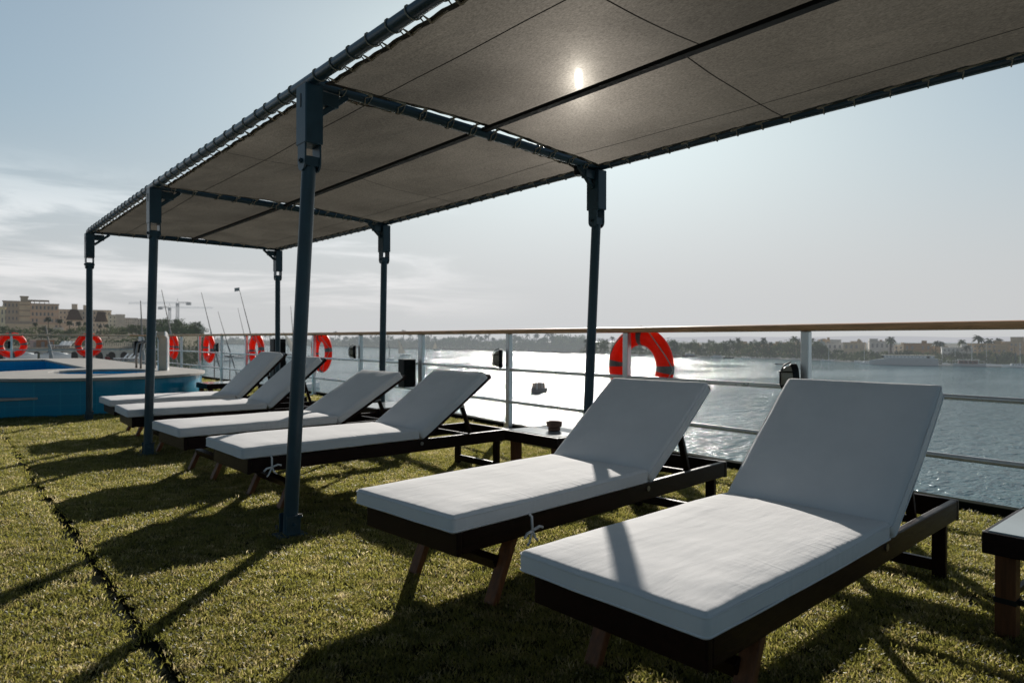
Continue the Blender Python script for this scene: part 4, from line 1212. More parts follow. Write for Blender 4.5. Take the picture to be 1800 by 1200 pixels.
while px < 1900:
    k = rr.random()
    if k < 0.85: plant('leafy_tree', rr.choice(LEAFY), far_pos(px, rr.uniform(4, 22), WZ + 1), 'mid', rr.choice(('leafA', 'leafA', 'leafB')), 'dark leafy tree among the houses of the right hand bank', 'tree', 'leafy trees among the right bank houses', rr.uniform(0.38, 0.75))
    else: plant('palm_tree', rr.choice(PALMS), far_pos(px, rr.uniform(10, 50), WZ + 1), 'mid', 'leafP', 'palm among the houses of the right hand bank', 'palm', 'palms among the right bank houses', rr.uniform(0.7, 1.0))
    px += rr.uniform(5.5, 9)
for px, py, lab in ((1567, 593, 'tall palm standing beside the flat white house with the tower'), (1719, 590.5, 'tallest palm of the right bank, above the sand coloured houses'), (1740, 596, 'palm right of the tallest palm on the right bank'), (1692, 598, 'palm left of the tallest palm on the right bank'), (1645, 600, 'bushy palm behind the long white boat'), (1653, 601, 'second bushy palm behind the stern of the long white boat'), (1397, 592, 'tall feathery palm left of the right rail post')):
    d = shore_d(px) + 25; p = at(px, py, d); h = p.z - (WZ + 1)
    plant('palm_tree', PALMS[0], (p.x, p.y, WZ + 1), 'mid', 'leafP', lab, 'palm', None, h / 9.4)

WINM = {}
M['win'] = mat('window_dark', (0.03, 0.035, 0.04), 0.3, 0.5, var=0.2, haze_glow=0.10)
M['winfar'] = mat('window_dark_far', (0.05, 0.05, 0.05), 0.4, 0.4, var=0.2, haze_glow=0.2)
def win_mesh(wd, h, m, shade=True):
    k = (round(wd, 2), round(h, 2), m.name)
    if k not in WINM:
        mb = MB(); mb.box((0, -0.02, 0), (wd, 0.04, h))
        me = bpy.data.meshes.new('window'); mb.bm.to_mesh(me); mb.bm.free(); me.materials.append(m); WINM[k] = me
    return WINM[k]
def windows(par, x0, x1, z0, z1, cols, floors, y, m, fw=0.5, fh=0.5, rr=random):
    cw = (x1 - x0) / cols; fl = (z1 - z0) / floors
    me = win_mesh(cw * fw, fl * fh, m)
    for i in range(cols):
        for j in range(floors):
            if rr.random() < 0.08: continue
            o = bpy.data.objects.new('window', me); COL.objects.link(o); o.parent = par
            o.location = (x0 + cw * (i + 0.5), y, z0 + fl * (j + 0.52))
BM = {}
def wallmat(c, h):
    k = (tuple(round(v, 3) for v in c), h)
    if k not in BM: BM[k] = mat('wall_plaster', c, 0.85, 0.15, var=0.22, vscale=0.30, haze_glow=h, bump=0.05, bscale=3, glow_col=(0.54, 0.50, 0.45))  # warm emission in the plaster brightens walls facing away from the sun
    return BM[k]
def house(px0, px1, pyt, back, col, label, cols=4, floors=2, tower=None, roofc=None, hz=0.15, group=None):
    pc = (px0 + px1) / 2; d = shore_d(pc) + back; p = at(pc, pyt, d)
    wdt = (px1 - px0) / F_PX * d; H = p.z - (WZ + 1)
    t = thing('house', label, 'house', (p.x, p.y, WZ + 1), away(p) + random.uniform(-0.15, 0.15), group)
    wm = wallmat(col, hz); dp_ = wdt * 0.6
    mb = MB(); mb.box((0, dp_ / 2, H / 2), (wdt, dp_, H)); mb.build('wall', wm, t)
    mb = MB(); mb.box((0, dp_ / 2, H + 0.16), (wdt + 0.5, dp_ + 0.5, 0.3)); rf = mb.build('roof', wallmat(roofc or tuple(v * 0.8 for v in col), hz), t)
    mb = MB(); mb.box((wdt * 0.22, dp_ * 0.4, H + 1.0), (wdt * 0.18, dp_ * 0.3, 1.4)); mb.build('stair_hut', wm, rf)
    if tower:
        mb = MB(); mb.box((tower[0] * wdt, dp_ * 0.3, (H + tower[2]) / 2), (tower[1] * wdt, dp_ * 0.5, H + tower[2])); mb.build('tower', wm, t)
    windows(t, -wdt / 2 + 0.3, wdt / 2 - 0.3, 0.6, H - 0.2, cols, floors, -0.001, M['winfar'], 0.42, 0.48)
    return t
cr_, tn, wh, br, tl_ = (0.62, 0.54, 0.44), (0.54, 0.43, 0.32), (0.74, 0.74, 0.73), (0.38, 0.27, 0.21), (0.44, 0.54, 0.56)
for a in [
    (1268, 1292, 608, 35, wh, 'low white house among trees left of the dark rowing boat'),
    (1326, 1342, 607, 40, cr_, 'narrow cream house above the trees left of the right rail post', 2),
    (1343, 1376, 604.5, 45, tn, 'wide tan house nearest the right rail post on its left', 5),
    (1378, 1408, 602, 55, cr_, 'flat cream house partly behind the right rail post', 4),
    (1430, 1449, 600.5, 30, tl_, 'grey teal house just right of the right rail post', 3),
    (1446, 1480, 603, 40, wh, 'pale blue white house with a brown top storey', 4, 2, (0.15, 0.5, 2.2)),
    (1484, 1518, 602.5, 35, cr_, 'cream villa left of the white house with the tower', 4),
    (1531, 1570, 600, 45, wh, 'white flat roofed house with a square tower on its left', 5, 2, (-0.33, 0.34, 1.6)),
    (1592, 1634, 604, 40, br, 'brown house half hidden by trees behind the long white boat', 5),
    (1634, 1662, 609, 50, tn, 'low tan house behind the stern of the long white boat', 3),
    (1660, 1706, 611, 12, wh, 'pale blue white waterside house with rows of windows', 7, 3),
    (1706, 1764, 604.5, 24, tn, 'long sand coloured house beneath the tallest palm', 8, 4),
    (1762, 1802, 601, 30, cr_, 'cream block with stepped roof at the right edge', 6, 4, (0.1, 0.45, 2.4)),
    (1806, 1850, 603, 30, tn, 'sand coloured block beyond the right edge block', 6, 4)]:
    house(*a[:6], *(a[6:]))

rr = random.Random(31)
for k in range(16):
    px = 1180 + 40 * k + rr.uniform(-12, 12); d = shore_d(px); wp = rr.uniform(13, 34); top = shore_py(px) - rr.uniform(20, 33) * (0.8 if px < 1430 else 1.15)
    house(px - wp / 2, px + wp / 2, top, rr.uniform(45, 85), rr.choice((cr_, tn, wh, br, tl_, (0.5, 0.36, 0.28))), 'small plastered house in the second row behind the trees of the opposite bank', rr.randint(2, 6), rr.randint(2, 4), (rr.uniform(-0.3, 0.3), rr.uniform(0.2, 0.4), rr.uniform(0.8, 2.5)) if rr.random() < 0.5 else None, group='second row houses on the opposite bank')

# -- boats
M['boatwhite'] = mat('boat_white', (0.80, 0.81, 0.81), 0.4, 0.4, var=0.08, vscale=1, haze_glow=0.22)
M['boatblue'] = mat('boat_blue_grey', (0.26, 0.33, 0.36), 0.45, 0.4, var=0.1, vscale=1, haze_glow=0.20)  # emitted haze in the paint also brightens the boats
M['boatdark'] = mat('boat_dark', (0.06, 0.05, 0.045), 0.5, 0.3, var=0.2, vscale=1, haze_glow=0.08)
M['boatwood'] = mat('boat_wood', (0.20, 0.11, 0.06), 0.6, 0.3, var=0.25, vscale=1, haze_glow=0.10)
M['spar'] = mat('spar_wood', (0.13, 0.10, 0.08), 0.6, 0.2, var=0.2, haze_glow=0.10)
M['sail'] = mat('sail_canvas', (0.50, 0.45, 0.37), 0.9, 0.1, var=0.12, vscale=0.8, haze_glow=0.16, trans=0.3)
M['furled'] = mat('furled_canvas', (0.33, 0.33, 0.33), 0.9, 0.1, var=0.25, vscale=1.5, haze_glow=0.06)
M['redcab'] = mat('red_brown_cabin', (0.22, 0.08, 0.05), 0.6, 0.3, var=0.2, haze_glow=0.15)
def hull_mesh(mb, L_, B, H, sheer=0.35):
    n = 14; rows = []
    for i in range(n + 1):
        s = i / n; x = (s - 0.5) * L_
        b = B / 2 * min(1, (1 - abs(2 * s - 1) ** 2.6) * 1.15 + 0.06); top = H * (1 + sheer * (2 * s - 1) ** 2 + (0.25 * sheer if s > 0.5 else 0) * (2 * s - 1) ** 4)
        rows.append([mb.bm.verts.new(v) for v in ((x, -b, top), (x, -b * 0.86, H * 0.35), (x, -b * 0.5, -0.25), (x, b * 0.5, -0.25), (x, b * 0.86, H * 0.35), (x, b, top))])
    for A, Bq in zip(rows, rows[1:]):
        for k in range(5): mb.bm.faces.new((A[k], Bq[k], Bq[k + 1], A[k + 1]))
        mb.bm.faces.new((A[5], Bq[5], Bq[0], A[0]))
    mb.bm.faces.new(rows[0]); mb.bm.faces.new(list(reversed(rows[-1])))
def felucca(top, bot, d, label, sail=False, flag=False, L_=11, hy=0.35, group='feluccas on the river', wl=None):
    pt = at(*top, d); pb = at(*bot, d * 1.0)
    base = at(bot[0], bot[1], d); base = Vector((base.x, base.y, WZ))
    if wl is not None:
        q = wat(bot[0], wl); base = Vector((q.x, q.y, WZ)); dd = proj(q)[2]; pt = at(*top, dd); pb = at(*bot, dd)
    t = thing('felucca', label, 'sailing boat', base, away(base) + hy, group)
    Mi = (Matrix.Translation(base) @ Matrix.Rotation(away(base) + hy, 4, 'Z')).inverted()
    a, b = Mi @ pt, Mi @ pb
    mb = MB(); hull_mesh(mb, L_, L_ * 0.27, L_ * 0.085); mb.build('hull', M['boatwhite'], t, smooth='auto')
    sc_ = max(L_ / 11, 0.6)
    if b.z < 2.0 * sc_: b = a.lerp(b, (a.z - 2.0 * sc_) / max(0.1, a.z - b.z))
    mb = MB(); mb.tube([a, a.lerp(b, 0.5), b], [0.045 * sc_, 0.10 * sc_, 0.085 * sc_], 7); mb.build('yard', M['spar'], t)
    mp = a.lerp(b, 0.62)
    mb = MB(); mb.tube([(mp.x, mp.y, 0.3), mp], [0.13 * sc_, 0.09 * sc_], 7); mb.build('mast', M['spar'], t)
    if not sail:
        mb = MB(); rr = random.Random(int(top[0])); n = 16
        pts = [a.lerp(b, 0.45 + 0.55 * k / n) + Vector((0.05 * rr.uniform(-1, 1), 0.0, -0.14 * sc_)) for k in range(n + 1)]
        mb.tube(pts, [0.05 + 0.16 * sc_ * math.sin(PI * min(1, 0.15 + 0.85 * k / n)) * rr.uniform(0.7, 1.2) for k in range(n + 1)], 7); mb.build('furled_sail', M['furled'], t, smooth=True)
    else:
        mb = MB(); n = 10; c = Vector((b.x + (L_ * 0.62 if sail > 0 else -L_ * 0.62), b.y + 0.5, 1.6 * sc_)); rows = []
        for i in range(n + 1):
            p = a.lerp(b, i / n); q = a.lerp(c, i / n) ; rows.append([mb.bm.verts.new(p.lerp(q, k / 6) + Vector((0, 0.5 * sc_ * math.sin(PI * k / 6) * i / n, 0))) for k in range(7)])
        for A, B in zip(rows, rows[1:]):
            for k in range(6): mb.bm.faces.new((A[k], A[k + 1], B[k + 1], B[k]))
        mb.build('sail', M['sail'], t, smooth=True, fixn=False)
    if flag:
        mb = MB(); mb.face([a + Vector((0, 0, 0.5)), a + Vector((-0.9, 0, 0.35)), a + Vector((-0.85, 0.1, -0.3)), a + Vector((0, 0, -0.1))]); mb.build('flag', M['furled'], t)
    return t
felucca((80, 572), (93, 640), 76, 'felucca with furled grey sail, moored just beyond the pool left of the far pole')
felucca((247, 528), (253, 655), 79, 'felucca with near vertical spar rising between the far left canopy poles')
felucca((284, 509), (316, 660), 112, 'felucca whose spar rises just right of the second canopy pole')
felucca((354, 514), (391, 665), 128, 'felucca with tall slanted spar above the edge-on lifebuoys')
felucca((421, 510), (462, 670), 122, 'felucca with a small flag at the tip of its slanted spar', flag=True)
felucca((383, 547), (417, 660), 165, 'felucca with shorter slanted spar between the two tallest spars')
felucca((418, 541), (446, 660), 205, 'felucca with thin spar just left of the flagged spar')
felucca((511, 538), (520, 650), 150, 'felucca whose spar tip shows just left of the nearest canopy pole')
felucca((498, 583), (511, 618), 480, 'felucca under pale full sail, left of the nearest canopy pole', sail=1, wl=624, L_=12)
felucca((681, 587), (686, 629), 0, 'felucca with thin furled sail just right of the third row pole', wl=632.5, L_=10, hy=1.2)
felucca((700, 595), (713, 621), 0, 'felucca heeling under pale slanted sail near the black speaker', sail=-1, wl=625, L_=10, hy=0.8)
felucca((765, 600), (768.5, 612), 0, 'small felucca under pale green sail close to the far bank', sail=-1, wl=615, L_=8, hy=0.5)
felucca((612, 594), (615.5, 610), 0, 'distant felucca between the lifebuoy and the caged lamp', wl=613, L_=9, hy=1.0)
def motor_boat(px, wl, L_, label, rz=0.4, hullm=None, cabm=None, cab=(0.55, 0.5), roof=True, mast=0, group=None, kind='motor_boat', cat='boat', seed=1):
    q = wat(px, wl)
    t = thing(kind, label, cat, (q.x, q.y, WZ), away(q) + rz, group)
    mb = MB(); hull_mesh(mb, L_, L_ * 0.25, L_ * 0.085, 0.3); mb.build('hull', hullm or M['boatwhite'], t, smooth='auto')
    H = L_ * 0.085; cl = L_ * cab[0]; ch = cab[1] * L_ * 0.2; bw = L_ * 0.19
    if cabm is not None:
        mb = MB(); mb.box((-0.04 * L_, 0, H + ch * 0.5), (cl, bw, ch)); cb = mb.build('cabin', cabm, t, bevel=0.05 * ch)
        for s in (-1, 1):
            for k in range(4):
                mb = MB(); mb.box((-0.04 * L_ + cl * (k - 1.5) / 4.4, s * bw / 2, H + ch * 0.58), (cl * 0.15, 0.05, ch * 0.4)); mb.build('window', M['win'], cb)
    if roof:
        z = H + max(ch, L_ * 0.14) + (0.0 if cabm is None else ch * 0.1)
        mb = MB(); mb.box((-0.04 * L_, 0, z + 0.05), (cl * 1.15, bw * 1.25, 0.10)); rf = mb.build('roof', M['boatwhite'], t, bevel=0.03)
        for s in (-1, 1):
            for k in (-1, 0, 1):
                mb = MB(); mb.box((-0.04 * L_ + k * cl * 0.52, s * bw * 0.54, (z + H * 0.8) / 2), (0.07, 0.07, z - H * 0.8)); mb.build('post', M['boatwhite'], t)
    if mast:
        mb = MB(); mb.tube([(L_ * 0.08, 0, H * 0.8), (L_ * 0.06, 0, H + mast)], [0.11, 0.05], 6); mb.build('mast', M['spar'] if mast < 8 else M['boatwhite'], t)
    return t
# passenger launch crossing the glitter
t = motor_boat(948, 689, 7.0, 'small passenger launch with canopy crossing the bright sun glitter', rz=0.95, hullm=M['boatdark'], cab=(0.62, 0.5))
t.scale = (0.8, 1.2, 1.45)
for k in range(3):
    for s in (-1, 1):
        mb = MB(); mb.box((-1.4 + k * 1.2, s * 0.45, 0.75), (0.4, 0.55, 0.35)); mb.box((-1.6 + k * 1.2, s * 0.45, 1.1), (0.08, 0.55, 0.5)); mb.build('bench', M['boatwood'], t)
motor_boat(1372, 640.5, 5.0, 'small dark rowing boat on open water left of the caged lamp', rz=0.3, hullm=M['boatdark'], roof=False, kind='rowing_boat')
for px, wl, L_, hm, cm, ro, ms, rz, lab in (
    (1186, 626.8, 8, M['boatwood'], None, False, 5, 0.2, 'brown boat moored on the opposite bank just right of the largest lifebuoy'),
    (1214, 627.2, 11, M['boatdark'], M['boatblue'], True, 6, 0.1, 'dark launch with mast moored right of the small brown boat'),
    (1262, 628.4, 9, M['boatwhite'], M['boatwhite'], False, 4, 0.2, 'white launch moored at the sandy gap of the opposite bank'),
    (1281, 629.0, 7, M['boatdark'], None, False, 4, 0.3, 'small dark boat beside the white launch at the sandy gap'),
    (1311, 630.2, 6, M['boatwhite'], None, True, 0, 0.2, 'little white canopy boat under trees on the opposite bank'),
    (1455, 634.5, 7, M['boatwhite'], None, False, 9, 0.3, 'small white sailing boat right of the right rail post'),
    (1517, 636.6, 8, M['boatwhite'], None, False, 11, 0.15, 'white sailing boat with bare mast off the bow of the long white boat'),
    (1526, 639.4, 8, M['boatwhite'], M['boatwhite'], False, 0, 0.5, 'white speedboat at the bow of the long white boat'),
    (1652, 640.6, 14, M['boatblue'], M['boatwhite'], False, 9, 0.05, 'low grey barge moored behind the long white boat stern'),
    (1676, 641.6, 9, M['boatwhite'], None, True, 8, 0.1, 'small white canopy boat between barge and red cabin yacht'),
    (1731, 643.0, 9, M['boatblue'], None, True, 9, 0.15, 'blue grey boat right of the red cabin yacht'),
    (1790, 645.5, 9, M['boatwhite'], M['boatwhite'], False, 10, 0.2, 'white boat with bare mast moored at the right edge')):
    motor_boat(px, wl, L_, lab, rz=rz, hullm=hm, cabm=cm, roof=ro, mast=ms, cab=(0.5, 0.45), group='boats moored on the opposite bank')
motor_boat(1704, 643.6, 12, 'yacht with red brown cabin and pale hull moored on the right bank', rz=0.05, hullm=M['boatblue'], cabm=M['redcab'], mast=10, cab=(0.6, 0.55), kind='yacht')
felucca((1746, 611), (1757, 640), 0, 'felucca with pale furled sail left of the right edge on the far bank', wl=644, L_=11, hy=0.15)
felucca((1783, 606), (1786, 640), 0, 'felucca with upright spar moored at the right edge on the far bank', wl=645, L_=10, hy=0.15)
felucca((1574, 600), (1577, 625), 0, 'felucca with bare spar rising behind the long white boat', wl=638, L_=9, hy=0.1)
# long white river boat
q = wat(1587, 641.3); dq = proj(q)[2]; Lr = 104 / F_PX * dq
t = thing('river_boat', 'long low white river boat moored on the right bank', 'river boat', (q.x, q.y, WZ), away(q) + 0.04)
mb = MB(); n = 20; rows = []
for i in range(n + 1):
    s = i / n; x = (s - 0.5) * Lr; b = 2.6 * (min(1, (s / 0.25)) ** 0.55 if s < 0.25 else 1) * (1 if s < 0.97 else 0.95) + 0.1
    top = 1.9 + 1.2 * min(1, s / 0.3) ** 0.8
    rows.append([mb.bm.verts.new(v) for v in ((x, -b, top), (x + (0.3 if i == 0 else 0), -b * 0.9, -0.3), (x, b * 0.9, -0.3), (x, b, top))])
for A, B in zip(rows, rows[1:]):
    for k in range(3): mb.bm.faces.new((A[k], B[k], B[k + 1], A[k + 1]))
    mb.bm.faces.new((A[3], B[3], B[0], A[0]))
mb.bm.faces.new(rows[0]); mb.bm.faces.new(rows[-1]); mb.build('hull', M['boatblue'], t, smooth='auto')
mb = MB(); mb.box((Lr * 0.08, 0, 3.75), (Lr * 0.74, 4.4, 1.2)); cb = mb.build('cabin', M['boatblue'], t, bevel=0.1)
for k in range(14):
    mb = MB(); mb.box((Lr * 0.08 - Lr * 0.34 + k * Lr * 0.052, -2.23, 3.8), (Lr * 0.032, 0.06, 0.5)); mb.build('window', M['boatwhite'], cb)
mb = MB(); mb.box((Lr * 0.07, 0, 4.46), (Lr * 0.78, 5.0, 0.2)); mb.build('roof', mat('cream_roof', (0.6, 0.55, 0.45), 0.6, 0.3, haze_glow=0.12), t)
for x in (-0.30, 0.36):
    mb = MB(); mb.box((Lr * x, -2.3, 3.75), (Lr * 0.035, 0.5, 0.9)); mb.build('doorway', M['win'], t)
# small boats moored under the left bank
rr = random.Random(21)
KL = ['white', 'blue', 'wooden', 'dark']
for k in range(16):
    px = 305 + 15 * k + rr.uniform(-5, 5); wl = rr.uniform(626, 635)
    j = rr.randrange(4)
    motor_boat(px, wl, rr.uniform(8, 13), 'small canopy boat in the cluster moored beyond the lifebuoys on the left', rz=rr.uniform(-0.5, 0.5), hullm=(M['boatwhite'], M['boatblue'], M['boatwood'], M['boatdark'])[j], cabm=(M['boatwhite'] if rr.random() < 0.5 else None), roof=True, mast=rr.choice((0, 5, 8, 9)), cab=(0.5, 0.5), group='small boats moored beyond the left lifebuoys')

# -- left bank: terraces, hotel and houses
def lz(d):
    K = [(84, -2.0), (99.9, -2.0), (100.1, -0.5), (128, -0.5), (150, 0.5), (200, 2.0), (460, 3.0)]
    for a, b in zip(K[:-1], K[1:]):
        if a[0] <= d <= b[0]: return a[1] + (b[1] - a[1]) * (d - a[0]) / (b[0] - a[0])
    return K[-1][1]
def ledge(d):
    K = [(84, 262), (130, 268), (200, 300), (300, 346), (460, 362)]
    for a, b in zip(K[:-1], K[1:]):
        if a[0] <= d <= b[0]: return a[1] + (b[1] - a[1]) * (d - a[0]) / (b[0] - a[0])
    return K[-1][1]
DS = [84, 92, 99.9, 100.1, 112, 128, 140, 150, 175, 200, 240, 300, 380, 460]
mb = MB(); rows = []
for d in DS:
    e = ledge(d); r = []
    for k in range(13):
        px = -500 + (e + 500) * k / 12; p = at(px, 600, d); r.append(mb.bm.verts.new((p.x, p.y, lz(d))))
    p = at(e + 2 + 900 / d, 600, d); r.append(mb.bm.verts.new((p.x, p.y, WZ - 0.5))); rows.append(r)
for A, B in zip(rows, rows[1:]):
    for k in range(13): mb.bm.faces.new((A[k], A[k + 1], B[k + 1], B[k]))
bot = [mb.bm.verts.new((v.co.x, v.co.y, WZ - 0.5)) for v in rows[0][:-1]] + [rows[0][-1]]
for k in range(13): mb.bm.faces.new((rows[0][k], rows[0][k + 1], bot[k + 1], bot[k]) if k < 12 else (rows[0][k], rows[0][k + 1], bot[k]))
bankm = mat('sandy_ground', (0.17, 0.15, 0.105), 0.95, 0.05, var=0.25, vscale=0.3, haze_glow=0.04, bump=0.1, bscale=2)
def bank_slope(m):
    nt = m.node_tree; N = nt.nodes; L = nt.links; b = N['Principled BSDF']
    old = b.inputs['Base Color'].links[0].from_socket
    g = N.new('ShaderNodeNewGeometry'); s = N.new('ShaderNodeSeparateXYZ'); L.new(g.outputs['Position'], s.inputs[0])
    r = N.new('ShaderNodeMapRange'); r.inputs['From Min'].default_value = -2.6; r.inputs['From Max'].default_value = -1.6
    L.new(s.outputs['Z'], r.inputs['Value'])
    x = N.new('ShaderNodeMix'); x.data_type = 'RGBA'; x.inputs[6].default_value = (0.030, 0.034, 0.022, 1)
    L.new(r.outputs['Result'], x.inputs[0]); L.new(old, x.inputs[7]); L.new(x.outputs[2], b.inputs['Base Color'])
bank_slope(bankm)
tag(mb.build('near_bank', bankm), kind='structure')
def lpos(px, d, dz=0): p = at(px, 600, d); return Vector((p.x, p.y, lz(d) + dz))
def zpx(py, d): return at(200, py, d).z
rr = random.Random(77); mb = MB()
for k in range(14000):
    d = 100 + 330 * rr.random() ** 1.3; e = ledge(d); f = rr.random(); z0 = lz(d) + (WZ - lz(d)) * max(0, f - 0.3) / 0.7
    p = at(e - 8 * (1 - f) * 150 / d + (2 + 900 / d) * max(0, f - 0.3) / 0.7, 600, d); q = Vector((p.x, p.y, z0 + rr.uniform(0, 2.4))); s_ = rr.uniform(0.7, 2.2)
    u = Vector((rr.gauss(0, 1), rr.gauss(0, 1), rr.gauss(0, 1))).normalized(); v = u.orthogonal().normalized() * s_ * 0.4; u = u * s_ * 0.5
    mb.face([q - u, q + v, q + u, q - v])
tag(mb.build('undergrowth', HB['near']['leafA'], fixn=False), 'dark undergrowth on the sloping left bank beside the moored boats', 'undergrowth', kind='stuff')
# stone wall with arches
P0 = lpos(-60, 98.5); P1 = lpos(252, 98.5); t = thing('arched_wall', 'pale stone retaining wall with arches below the promenade, seen over the pool', 'wall', (P0.x, P0.y, -2.0), math.atan2(P1.y - P0.y, P1.x - P0.x))
Lw = (P1 - P0).xy.length; stone = mat('pale_stone', (0.66, 0.57, 0.44), 0.9, 0.1, var=0.3, vscale=1.2, haze_glow=0.10, bump=0.2, bscale=6)
mb = MB(); mb.box((Lw / 2, 0.3, 0.72), (Lw, 0.5, 1.56)); wl_ = mb.build('wall', stone, t)
arc = mat('arch_recess_shade', (0.07, 0.055, 0.045), 0.9, 0.1, var=0.2, haze_glow=0.03)  # flat dark panels paint the shade inside the arches; no hollow is cut
for k in range(14):
    x = 1.2 + k * Lw / 14.2
    mb = MB(); pr = [(x - 0.55, 0.0)] + [(x + 0.55 * math.cos(a), 0.55 + 0.55 * math.sin(a)) for a in [PI - PI * q / 8 for q in range(9)]] + [(x + 0.55, 0.0)]
    A = [mb.bm.verts.new((p[0], 0.035, p[1])) for p in pr]; B = [mb.bm.verts.new((p[0], 0.3, p[1])) for p in pr]
    mb.bm.faces.new(A); mb.bm.faces.new(B)
    for q in range(len(pr)): mb.bm.faces.new((A[q], A[(q + 1) % len(pr)], B[(q + 1) % len(pr)], B[q]))
    mb.build('arch', arc, wl_)
mb = MB(); mb.box((Lw / 2, 0.3, 1.57), (Lw, 0.7, 0.14)); mb.build('cap', wallmat((0.45, 0.40, 0.33), 0.04), t)
def hedge(px0, px1, d, h, label, leaf='leafA', dep=2.0):
    a = lpos(px0, d); b = lpos(px1, d); rr = random.Random(int(px0)); mb = MB(); L_ = (b - a).xy.length; ax = (b - a).normalized()
    rz = math.atan2(b.y - a.y, b.x - a.x)
    for k in range(int(L_ * 26)):
        q = Vector((rr.uniform(0, L_), rr.uniform(-dep / 2, dep / 2), 0)); hh = h * (0.75 + 0.5 * noise.noise((q.x * 0.5, px0, 0)))
        q.z = rr.uniform(0, hh); s = rr.uniform(0.25, 0.6)
        u = Vector((rr.gauss(0, 1), rr.gauss(0, 1), rr.gauss(0, 1))).normalized(); v = u.orthogonal().normalized() * s * 0.4; u = u * s * 0.5
        mb.face([q - u, q + v, q + u, q - v])
    o = mb.build('hedge', HB['near'][leaf], fixn=False); o.location = a; o.rotation_euler = (0, 0, rz); tag(o, label, 'hedge')
hedge(-40, 118, 132, 1.7, 'long dark green hedge behind the promenade huts on the left')
hedge(120, 160, 130, 1.2, 'short hedge seen through the second lifebuoy from the left')
hedge(176, 236, 133, 1.6, 'dark green hedge right of the far left canopy pole')
hedge(228, 270, 150, 1.4, 'olive hedge left of the second canopy pole', 'leafB')
hedge(-30, 80, 175, 3.2, 'flowering olive shrubs below the brown hotel', 'leafB', 3)
hedge(60, 135, 168, 1.8, 'shrub bed beneath the row of fan palms', 'leafA', 3)
hedge(40, 88, 96, 1.0, 'low dark bush at the foot of the arched wall')
def simple_box_thing(name, label, cat, px, d, size, m, part, roofm=None, roof=None, door=None, group=None):
    p = lpos(px, d); t = thing(name, label, cat, p, away(p), group)
    mb = MB(); mb.box((0, 0, size[2] / 2), size); mb.build(part, m, t)
    if roof:
        mb = MB(); mb.box((0, 0, size[2] + roof[2] / 2), roof); mb.build('roof', roofm, t)
    if door:
        mb = MB(); mb.box((door[0], -size[1] / 2 - 0.01, door[2] / 2), (door[1], 0.03, door[2])); mb.build('door', M['win'], t)
    return t
org = mat('orange_brown_wood', (0.6, 0.27, 0.12), 0.7, 0.2, var=0.25, haze_glow=0.04)
cream = wallmat((0.78, 0.70, 0.57), 0.1)
simple_box_thing('kiosk', 'orange brown kiosk with pale frame on the promenade left of the slanted spar', 'kiosk', 73, 116, (1.5, 1.4, 1.25), org, 'wall', cream, (1.8, 1.7, 0.14), (0.2, 0.5, 0.95))
simple_box_thing('kiosk', 'orange kiosk with a dark door right of the slanted spar', 'kiosk', 89, 116, (1.0, 1.2, 1.25), org, 'wall', cream, (1.3, 1.5, 0.14), (0.1, 0.45, 0.95))
simple_box_thing('kiosk', 'dark red kiosk left of the orange kiosks on the promenade', 'kiosk', 60, 118, (1.2, 1.2, 1.2), M['redcab'], 'wall', cream, (1.5, 1.5, 0.12), (0.1, 0.4, 0.9))
def chair_far(px, d, label, group, s=1.0, rz=0.0):
    p = lpos(px, d); t = thing('deck_chair', label, 'deck chair', p, away(p) + rz, group); t.scale = (s, s, s)
    mb = MB(); mb.box((0.1, 0, 0.35), (1.2, 0.6, 0.08)); mb.build('seat', M['boatwhite'], t)
    mb = MB(); mb.box((0.85, 0, 0.62), (0.75, 0.6, 0.07), Matrix.Rotation(rad(-50), 3, 'Y')); mb.build('backrest', M['boatwhite'], t)
    for a in (-0.4, 0.6):
        mb = MB(); mb.box((a, 0, 0.155), (0.06, 0.56, 0.31)); mb.build('leg', M['spar'], t)
for k in range(6): chair_far(96 + 3.8 * k, 112, 'white deck chair on the promenade between the slanted spar and the second lifebuoy', 'white deck chairs on the promenade', 1.15, 0.3 * (-1) ** k)
for k in range(4): chair_far(208 + 8 * k, 90, 'white reclined chair on the lower quay right of the person in red', 'white chairs on the lower quay', 1.1, 0.2)
for k, lab in enumerate(('small white boat with cover drawn up on the quay inside the leftmost lifebuoy view', 'white covered boat drawn up at the foot of the arched wall')):
    p = lpos((38, 98)[k], 92); t = thing('covered_boat', lab, 'boat', p + Vector((0, 0, 0.2)), away(p) + 0.2)
    mb = MB(); hull_mesh(mb, 3.6, 1.3, 0.5); mb.build('hull', M['boatwhite'], t, smooth='auto')
    mb = MB(); mb.tube([(-1.4, 0, 0.56), (0, 0, 0.62), (1.4, 0, 0.6)], [0.2, 0.42, 0.15], 8); mb.build('cover', M['boatblue'], t, smooth=True)
a = lpos(178, 122); b = lpos(232, 122); t = thing('balustrade', 'pale balustrade along the promenade right of the far left canopy pole', 'balustrade', a, math.atan2(b.y - a.y, b.x - a.x))
L_ = (b - a).xy.length
mb = MB(); mb.box((L_ / 2, 0, 0.78), (L_, 0.16, 0.08)); mb.build('rail', cream, t)
for k in range(16):
    mb = MB(); mb.box((L_ * (k + 0.5) / 16, 0, 0.37), (0.14, 0.14, 0.74)); mb.build('post', cream, t)
